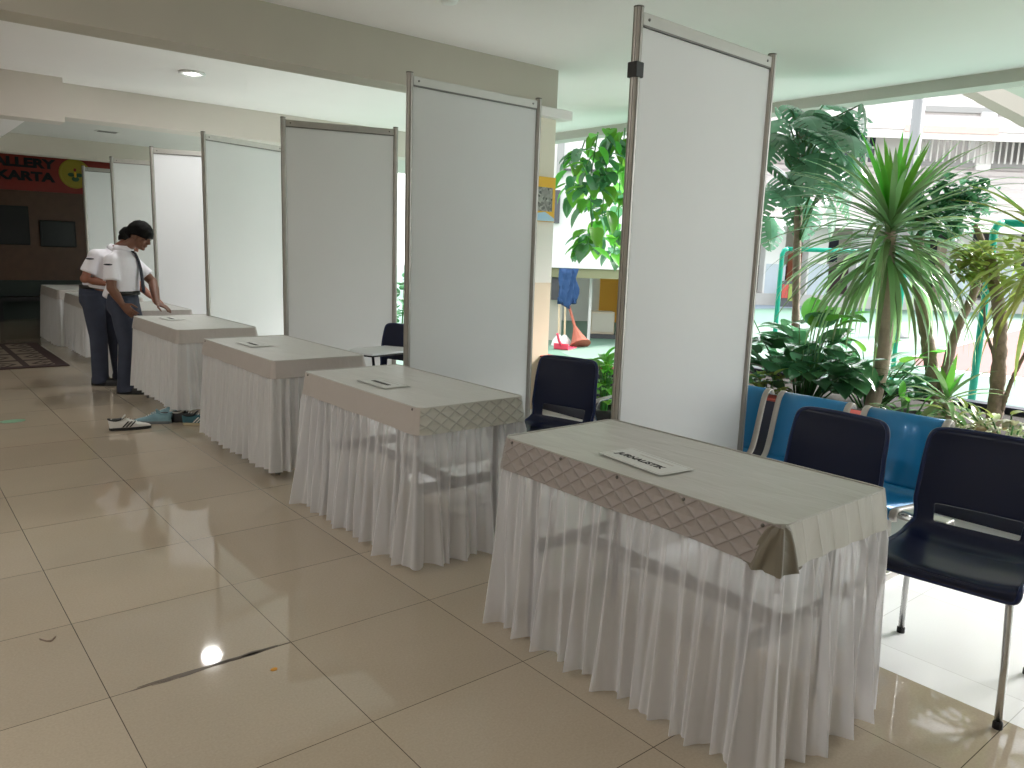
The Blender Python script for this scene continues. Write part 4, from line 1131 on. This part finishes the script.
# small marks lying on the floor
p = on_z(13, 421, .002)
def blob(name, p, rx, ry, m, label, cat, seed):
    pts = [(rx*cos(a)*(1+.25*noise.noise(Vector((cos(a)*2,sin(a)*2,seed)))), ry*sin(a)*(1+.25*noise.noise(Vector((cos(a)*2,sin(a)*2,seed+4))))) for a in [2*pi*i/20 for i in range(20)]]
    o = MB().prism(pts, .0005, .002).build(name, M[m], None, loc=(p.x,p.y,0)); tag(o, label, cat); return o
M['mintpatch'] = mat('faded_green_sticker', (.22,.40,.26), .4); M['orangebit'] = mat('orange_paper_scrap', (.65,.30,.03), .6)
blob('floor_sticker', p, .085, .06, 'mintpatch', 'faded green sticker on the floor near the left edge', 'sticker', 1)
blob('paper_scrap', on_z(274, 669, .002), .012, .010, 'orangebit', 'tiny orange scrap on the floor right of the lamp reflection', 'scrap', 2)
q = [on_z(x, y, .002) for x, y in ((40,639),(47,641),(51,641),(55,637))]
o = MB().tube([(v.x-q[0].x, v.y-q[0].y, .003) for v in q], .0035, 6).build('dry_twig', M['bark'], None, loc=(q[0].x,q[0].y,0)); tag(o, 'small dry twig on the floor tiles at lower left', 'twig')
# worn dark patch along a tile joint
M['stain'] = mat('dark_joint_wear', (.10,.07,.045), .4, var=.3, scale=30)
rr = random.Random(4); JY = .7125+3*.6
st = MB()
for (x0, x1, off, w_) in ((.52,1.08,0,.0075),(.56,.84,.008,.006),(.80,1.03,.007,.010),(.60,.74,-.007,.004),(.86,1.00,-.005,.006)):
    up = []; dn = []
    for i in range(31):
        f = i/30; x = x0+(x1-x0)*f; h = w_*(.35+.65*sin(pi*f))*(.75+.7*noise.noise(Vector((x*22, off*90, 3))))
        y = JY + off + .003*noise.noise(Vector((x*9, off*50, 0)))
        up.append((x, y+h)); dn.append((x, y-h))
    st.prism(dn + up[::-1], .0002, .0007)
struct(st.build('floor_stain', M['stain']))

# ------------------------------------------------------------------ shoes by the third table
def shoe(loc, rz, label, upper, sole, lace, stripes=None, collar='black', tongue='white_leather', ln=.29, toe=None, tilt=0, roll=0):
    t = thing('sneaker', loc, rz, label, 'shoe', 'sneakers on the floor by the third table'); t.rotation_euler = (roll, tilt, rz)
    # local: heel at x=0, toe at +x
    def half(x): # half width along the sole
        k = x/ln; return (.034+.010*sin(pi*min(1,k*1.25))+.008*max(0,sin(pi*(k-.45)/.55)) if k>.45 else .034+.010*sin(pi*k*1.25)) * (1 if k<.86 else sqrt(max(.02,1-((k-.86)/.14)**2)))* (1 if k>.08 else sqrt(max(.02,1-((.08-k)/.08)**2)))
    xs = [ln*i/24 for i in range(25)]
    pts = [(x, -half(x)) for x in xs] + [(x, half(x)) for x in xs[::-1]]
    MB().prism(pts, 0, .024).build('sole', M[sole], t, bevel=.004)
    rows = []; hts = [(0,.075),(.06,.088),(.16,.080),(.30,.078),(.42,.086),(.55,.070),(.70,.052),(.85,.042),(.95,.034),(1,.025)]
    def top(k):
        for (a,ha),(b,hb) in zip(hts, hts[1:]):
            if k <= b: f=(k-a)/(b-a); f=f*f*(3-2*f); return ha+(hb-ha)*f
        return hts[-1][1]
    for i in range(31):
        k = i/30; x = ln*(.01+.98*k); w = half(x)*.97; h = top(k); r = []
        for j in range(15):
            a = pi*j/14; yy = cos(a)*w; zz = .02 + (h-.02)*sin(a)**.62
            if k < .42: yy *= 1-.18*sin(a)
            r.append((x + (-.008*sin(a) if k < .05 else 0), yy, zz))
        rows.append(r)
    u = MB().grid(rows); u.build('upper', M[upper], t, smooth=True)
    c = MB(); c.tube([(.035+.050*cos(a)+.012, .023*sin(a), .0815+.006*cos(2*a)) for a in [2*pi*i/20 for i in range(21)]], .0065, 8, cap=False); c.build('collar', M[collar], t, smooth=True)
    MB().ell((.05,0,.080),(.048,.022,.008),16,8).build('opening', M['black'], t, smooth=True)
    MB().tube([(.085,0,.078),(.105,0,.100),(.115,0,.112)], [(.022,.005),(.024,.005),(.018,.004)], 10, side=(0,1,0)).build('tongue', M[tongue], t, smooth=True)
    g = MB()
    for k in range(5):
        x = .118+k*.017; z = top(x/ln)
        g.tube([(x,-.024,z-.012),(x+.004,0,z+.004),(x,.024,z-.012)], .0030, 6)
    g.build('laces', M[lace], t, smooth=True)
    if stripes:
        for sy in (-1,1):
            for k in range(3):
                g = MB(); r = []
                for j in range(6):
                    f = j/5; x = .105+k*.024+f*.040-.012; z = .026+.042*f
                    y = half(x)*(.985-.10*f*f)*sy*1.03
                    r.append([(x-.006,y,z),(x+.006,y,z)])
                g.grid(r).build('stripe', M[stripes], t, solid=.003)
    if toe: 
        pass
    return t
p = on_z(109, 430.5, 0); p2 = on_z(151, 427.5, 0); shoe((p.x,p.y,0), atan2(p2.y-p.y,p2.x-p.x), 'white sneaker with three black stripes, farthest from the table', 'white_leather', 'black', 'white_leather', 'black', ln=.29)
p = on_z(172, 423, 0); p2 = on_z(138, 423, 0); shoe((p.x,p.y,0), atan2(p2.y-p.y,p2.x-p.x), 'pale blue mesh sneaker lying beside the white striped one', 'blue_mesh', 'greysole', 'white_leather', None, 'blue_mesh', 'blue_mesh', ln=.28)
p = on_z(180, 419, 0); p2 = on_z(150, 415.5, 0); shoe((p.x,p.y,0), atan2(p2.y-p.y,p2.x-p.x), 'second pale blue sneaker, half behind its pair', 'blue_mesh', 'greysole', 'white_leather', None, 'blue_mesh', 'blue_mesh', ln=.28)
p = on_z(171, 421.5, 0); p2 = on_z(204, 422, 0); shoe((p.x,p.y,0), atan2(p2.y-p.y,p2.x-p.x)+.1, 'black and white sneaker between the blue pair and the table skirt', 'black', 'black', 'white_leather', None, 'white_leather', 'white_leather', ln=.27)
p = on_z(183, 424.5, 0); p2 = on_z(220, 425, 0); shoe((p.x,p.y,0), atan2(p2.y-p.y,p2.x-p.x), 'dark teal sneaker with pale stripes and gum sole, touching the table skirt', 'teal_leather', 'gum', 'white_leather', 'white_leather', 'black', 'black', ln=.28)
# ------------------------------------------------------------------ people
def V(*a): return Vector(a)
def arm_chain(mb, sh, el, wr, r=(.052,.042,.030)):
    mid = sh.lerp(el,.5); fm = el.lerp(wr,.35)
    mb.tube([sh, mid, el, fm, wr], [(r[0],r[0]), (r[0]*.9,r[0]*.9), (r[1],r[1]), (r[1]*1.02,r[1]*1.02), (r[2],r[2]*.82)], 14)
    mb.ell(sh, (r[0]*1.02,)*3, 14, 10); mb.ell(el, (r[1]*1.03,)*3, 12, 8)
def hand(mb, wr, d, palm_n, thumb_side, curl=.5, s=1.0):
    """wr wrist, d pointing direction, palm_n the palm's outward normal, thumb_side unit vector across the palm"""
    d = d.normalized(); n = (palm_n - d*palm_n.dot(d)).normalized(); t = n.cross(d)
    if t.dot(thumb_side) < 0: t = -t
    pl = .088*s
    mb.tube([wr-d*.02, wr+d*.02, wr+d*.055, wr+d*pl], [(.025*s,.021*s),(.032*s,.019*s),(.040*s,.017*s),(.040*s,.014*s)], 14, side=tuple(t))
    L_ = [.072,.080,.075,.060]
    for i in range(4):
        off = (.029-.0195*i)*s; base = wr + d*(pl-.008) + t*off
        a = base; dd = d + t*(.10-.07*i); dd.normalize(); pts = [base]; ang = .15 + .05*i
        for k, fr in enumerate((.46,.31,.23)):
            ax = t
            q = Quaternion(n.cross(d)*-1 if False else d.cross(n), ang) ; v = (q @ dd); a = a + v*(L_[i]*fr*s); pts.append(a); ang += curl*(.75 if k == 0 else .55)
        mb.tube(pts, [.0090*s,.0086*s,.0080*s,.0066*s], 10); mb.ell(pts[-1], (.0066*s,)*3, 8, 6)
    b = wr + d*.022*s + t*.028*s; v = (d*.62 + t*.62 + n*.35).normalized(); c = b + v*.042*s; v2 = (d*.9+t*.15+n*.4).normalized(); e = c + v2*.030*s; f = e + v2*.022*s
    mb.tube([b-v*.012, c, e, f], [.0125*s,.0105*s,.0092*s,.0070*s], 10); mb.ell(f, (.007*s,)*3, 8, 6)
def head(mb, c, rot, s=1.0):
    """face towards +x before rot"""
    R = rot
    def P(x,y,z): return c + R @ (V(x,y,z)*s)
    def E(p, r, n=18, m=12): mb.ell(P(*p), tuple(q*s for q in r), n, m, rot=R)
    E((-.012,0,.030),(.094,.076,.084)); E((.022,0,-.018),(.066,.062,.088)); E((.038,0,-.078),(.040,.042,.032)); E((.05,0,.035),(.040,.058,.040))
    E((.078,0,.020),(.018,.048,.012)); mb.tube([P(.084,0,.018),P(.098,0,-.008),P(.108,0,-.024),P(.090,0,-.034)], [(.009*s,.009*s),(.012*s,.010*s),(.016*s,.011*s),(.010*s,.006*s)], 12)
    for sy in (-1,1): E((.094,sy*.011,-.026),(.011,.009,.008),10,8); E((.055,sy*.040,-.020),(.026,.022,.024),10,8)
    E((.082,0,-.052),(.014,.024,.007),12,8); E((.080,0,-.064),(.013,.021,.008),12,8); E((.068,0,-.092),(.018,.022,.016),12,8)
    for sy in (-1,1): E((-.004,sy*.076,-.008),(.018,.008,.032),12,8); E((-.008,sy*.078,.008),(.022,.007,.020),12,8)
def shell_hair(c, rot, s, parent, lowback=-.07):
    mb = MB(); R = rot
    rows = []
    for i in range(19):
        th = (i/18)*pi*.80; r = []
        for j in range(36):
            ph = 2*pi*j/36; front = max(0, cos(ph)); 
            lim = 1.0 - .36*front**1.3 - .27*(abs(sin(ph))**4)
            t2 = th*lim
            x = -.012 + .112*sin(t2)*cos(ph); y = .090*sin(t2)*sin(ph); z = .032 + .104*cos(t2)
            if cos(ph) < 0 and z < .0: x = max(x, -.095); z = max(z, lowback)
            k = 1 + .05*noise.noise(Vector((x*40,y*40,z*40)))
            r.append(c + R @ (V(x*k,y*k,z*k)*s))
        rows.append(r)
    mb.grid(rows, closed=True)
    o = mb.build('hair', M['hair'], parent, smooth=True, solid=.016)
    return o
def loft(mb, rings, n=24, cap=True):
    """rings: (centre, forward axis radius, side radius, tilt about y)"""
    rows = []
    for c, rx, ry, tl in rings:
        rows.append([V(c[0]+rx*cos(a)*cos(tl), c[1]+ry*sin(a), c[2]-rx*cos(a)*sin(tl)) for a in [2*pi*j/n for j in range(n)]])
    b = len(mb.v); mb.grid(rows, closed=True)
    if cap:
        k = len(rows)
        mb.f.append(tuple(b+j for j in range(n))[::-1]); mb.f.append(tuple(b+(k-1)*n+j for j in range(n)))
def person(loc, rz, label, pose, skin):
    t = thing('person', loc, rz, label, 'person', None)
    hip, neck, hd, rs, ls, re_, le, rw, lw = [V(*pose[k]) for k in ('hip','neck','head','rs','ls','re','le','rw','lw')]
    sp = neck - hip; tl = atan2(sp.x, sp.z)
    rot = Quaternion((0,1,0), pose['nod']) @ Quaternion((0,0,1), pose.get('turn',0))
    legs = pose['legs']   # per side: hip, knee, ankle
    # one continuous body
    b = MB()
    chest = hip + sp*.72; belly = hip + sp*.32
    loft(b, [(hip-V(0,0,.06),.10,.145,tl*.3),(hip+sp*.1,.108,.150,tl*.5),(belly,.100,.135,tl),(chest,.115,.160,tl),(hip+sp*.88,.095,.150,tl),(hip+sp*.97,.06,.09,tl)])
    b.tube([hip+sp*.9, neck, hd + rot @ V(-.02,0,-.05)], [(.058,.058),(.053,.053),(.052,.050)], 16)
    head(b, hd, rot)
    for s_, e_, w_ in ((rs,re_,rw),(ls,le,lw)): arm_chain(b, s_, e_, w_); b.tube([hip+sp*.85, s_], [(.07,.07),(.055,.055)], 12)
    for (dirn, pn, th_, cu), w_ in zip(pose['hands'], (rw, lw)): hand(b, w_, V(*dirn), V(*pn), V(*th_), cu)
    for h_, k_, a_ in legs:
        h_, k_, a_ = V(*h_), V(*k_), V(*a_)
        b.tube([h_, h_.lerp(k_,.5), k_, k_.lerp(a_,.35), a_], [(.080,.078),(.068,.068),(.052,.052),(.052,.052),(.036,.036)], 14)
        b.tube([a_-V(.05,0,.03), a_+V(.08,0,-.045), a_+V(.15,0,-.055)], [(.030,.030),(.038,.022),(.028,.014)], 12, side=(0,1,0))
    body = remeshed(b, .0060, 3, 'body', M[skin], t)
    for sy in (-1,1): MB().ell(hd + rot @ V(.079,sy*.031,.004), (.008,.012,.008), 10, 8).build('eye', M['eye'], t, smooth=True)
    shell_hair(hd, rot, 1.0, t)
    # shirt with short sleeves
    m = MB()
    hem = hip + sp*pose.get('hem', .06)
    loft(m, [(hem,.128,.172,tl*.4),(hip+sp*.2,.135,.172,tl*.7),(hip+sp*.42,.132,.168,tl),(hip+sp*.66,.142,.186,tl),(hip+sp*.84,.118,.182,tl),(hip+sp*.95,.078,.115,tl),(hip+sp*1.0,.064,.072,tl)])
    for s_, e_ in ((rs,re_),(ls,le)):
        m.tube([hip+sp*.80, s_, s_.lerp(e_,.35), s_.lerp(e_,.74)], [(.08,.09),(.070,.068),(.068,.066),(.074,.070)], 18)
        m.ell(s_, (.068,.062,.064), 16, 10)
    if 'tail' in pose:   # untucked tail hanging at the back
        q = V(*pose['tail']); m.tube([hip+sp*.25+V(-.06,0,0), q], [(.075,.13),(.05,.11)], 16, side=(1,0,0))
    remeshed(m, .010, 9, 'shirt', M['shirt'], t)
    # collar
    up = sp.normalized()
    c0 = hip + sp*.985; rows = []
    for k, (rr, dz) in enumerate(((.066,.0),(.062,.030),(.070,.034),(.088,-.006))):
        rows.append([c0 + up*dz + V(rr*1.02*cos(a)*cos(tl), rr*1.05*sin(a), -rr*cos(a)*sin(tl)) for a in [2*pi*j/24 for j in range(24)]])
    MB().grid(rows, closed=True).build('collar', M['shirt'], t, smooth=True, solid=.004)
    # sleeve badges
    for s_, e_, sd in ((rs,re_,-1),):
        q = s_.lerp(e_,.18) + V(.0, sd*.066, .012)
        MB().ell(q, (.040,.006,.008), 12, 6).build('shoulder_badge', M['tie'], t)
    # trousers
    m = MB()
    loft(m, [(hip+V(0,0,.055),.122,.160,.1),(hip,.130,.172,0),(hip-V(0,0,.09),.132,.176,0),(hip-V(0,0,.15),.10,.15,0)])
    for h_, k_, a_ in legs:
        h_, k_, a_ = V(*h_), V(*k_), V(*a_)
        m.tube([h_+V(0,0,.02), h_.lerp(k_,.45), k_, k_.lerp(a_,.5), a_+V(.0,0,.02), a_+V(.005,0,-.055)], [(.108,.100),(.098,.092),(.084,.080),(.080,.076),(.080,.074),(.086,.078)], 20)
    remeshed(m, .011, 4, 'trousers', M['trouser'], t)
    rows = []
    for dz in (.040,.076):
        rows.append([hip + V(.131*cos(a)+.01, .166*sin(a), dz) for a in [2*pi*j/30 for j in range(30)]])
    MB().grid(rows, closed=True).build('belt', M['black'], t, smooth=True, solid=.006)
    for h_, k_, a_ in legs:
        a_ = V(*a_)
        m = MB(); rows = []
        for i in range(15):
            k = i/14; x = -.075+.27*k; w = (.034+.012*sin(pi*k**.8))*(1 if k < .88 else sqrt(max(.03,1-((k-.88)/.12)**2))); h = .085-.045*k if k > .3 else .078
            rows.append([V(a_.x+x, a_.y+w*cos(pi*j/10), max(.004, .010+h*sin(pi*j/10)**.7)) for j in range(11)])
        m.grid(rows); m.f.append(tuple(range(11))); 
        pts = [(a_.x-.08+.28*i/14, a_.y-(.038+.010*sin(pi*i/14))*(1 if 1<i<13 else .6)) for i in range(15)]; pts += [(x, 2*a_.y-y) for x, y in pts[::-1]]
        o = m.build('shoe', M['black'], t, smooth=True); MB().prism(pts, 0, .018).build('sole', M['black'], o)
    return t, hip, sp, tl
# young man with the tie: hands on the far edge of the fourth cover
pose1 = dict(hip=(-.03,0,.875), neck=(-.005,0,1.335), head=(.15,0,1.450), nod=.42, turn=-.12,
    rs=(-.045,-.165,1.225), ls=(-.01,.165,1.225), re=(-.03,-.225,.985), le=(.17,.19,1.03), rw=(.055,-.215,.835), lw=(.29,-.03,.845),
    hands=[((.62,.0,-.58),(.2,.95,-.3),(.8,.1,.6),.35), ((.90,-.18,-.36),(-.3,.0,-.95),(.1,-1,0),.35)],
    legs=[((-.02,-.085,.84),(.035,-.10,.455),(.0,-.105,.075)), ((-.03,.085,.84),(.06,.10,.455),(.02,.12,.075))], tail=(-.15,-.02,.875), hem=.10)
P1 = on_z(131, 391.5, 0)
t, hip, sp, tl = person((P1.x, P1.y, 0), radians(-36), 'young man in white shirt and dark tie leaning on the covered table', pose1, 'skin')
fr = lambda f, d: hip + sp*f + V(cos(tl)*d, 0, -sin(tl)*d)
rows = []
for f, w_, d in ((.97,.016,.075),(.93,.022,.105),(.80,.024,.135),(.62,.028,.158),(.45,.032,.170),(.30,.036,.178),(.20,.038,.185),(.14,.004,.188)):
    c_ = fr(f, d); rows.append([c_+V(0,-w_,0), c_+V(.010,0,0), c_+V(0,w_,0)])
MB().grid(rows).build('tie', M['tie'], t, smooth=True, solid=.006)
# second person, bent lower, partly hidden behind the first
pose2 = dict(hip=(-.06,0,.90), neck=(.17,0,1.315), head=(.30,.0,1.40), nod=.75, turn=.1,
    rs=(.04,-.165,1.255), ls=(.12,.165,1.24), re=(-.04,-.225,1.04), le=(.22,.22,1.02), rw=(.13,-.09,.99), lw=(.42,.15,.86),
    hands=[((.8,.35,-.3),(.1,.5,-.8),(.3,1,.2),.6), ((.9,0,-.45),(-.3,0,-.95),(0,-1,0),.4)],
    legs=[((-.05,-.085,.86),(.0,-.10,.465),(.0,-.11,.075)), ((-.06,.085,.86),(.07,.11,.465),(.09,.14,.075))], hem=.13)
P2 = on_z(106, 383, 0)
person((P2.x, P2.y, 0), radians(-36), 'person in white shirt bending forward behind the young man with the tie', pose2, 'skin2')

# ------------------------------------------------------------------ light
w = bpy.data.worlds.new('overcast_sky'); scene.world = w; w.use_nodes = True
nt = w.node_tree; bg = nt.nodes['Background']
tc = N(nt,'ShaderNodeTexCoord'); sx = N(nt,'ShaderNodeSeparateXYZ'); L(nt, tc.outputs['Generated'], sx.inputs[0])
cr = N(nt,'ShaderNodeValToRGB'); e = cr.color_ramp.elements
e[0].position = .0; e[0].color = (.79,.80,.80,1); e[1].position = 1; e[1].color = (.86,.94,1.0,1)
L(nt, sx.outputs[2], cr.inputs[0]); L(nt, cr.outputs[0], bg.inputs['Color']); bg.inputs['Strength'].default_value = 2.0
s = bpy.data.lights.new('hazy_sun', 'SUN'); s.energy = 6.5; s.angle = radians(22); s.color = (1,.98,.96)
o = bpy.data.objects.new('hazy_sun', s); col.objects.link(o)
dv = Vector((-cos(radians(36))*.96, cos(radians(36))*.28, -sin(radians(36)))); o.rotation_euler = dv.to_track_quat('-Z','Y').to_euler()

vs = scene.view_settings; scene.display_settings.display_device = 'sRGB'
vs.view_transform = 'Standard'; vs.look = 'None'; vs.gamma = 1; vs.use_curve_mapping = False; vs.exposure = 0.86
scene.cycles.use_denoising = True
scene.cycles.max_bounces = 8; scene.cycles.diffuse_bounces = 5; scene.cycles.glossy_bounces = 4; scene.cycles.transparent_max_bounces = 12
scene.cycles.sample_clamp_indirect = 8
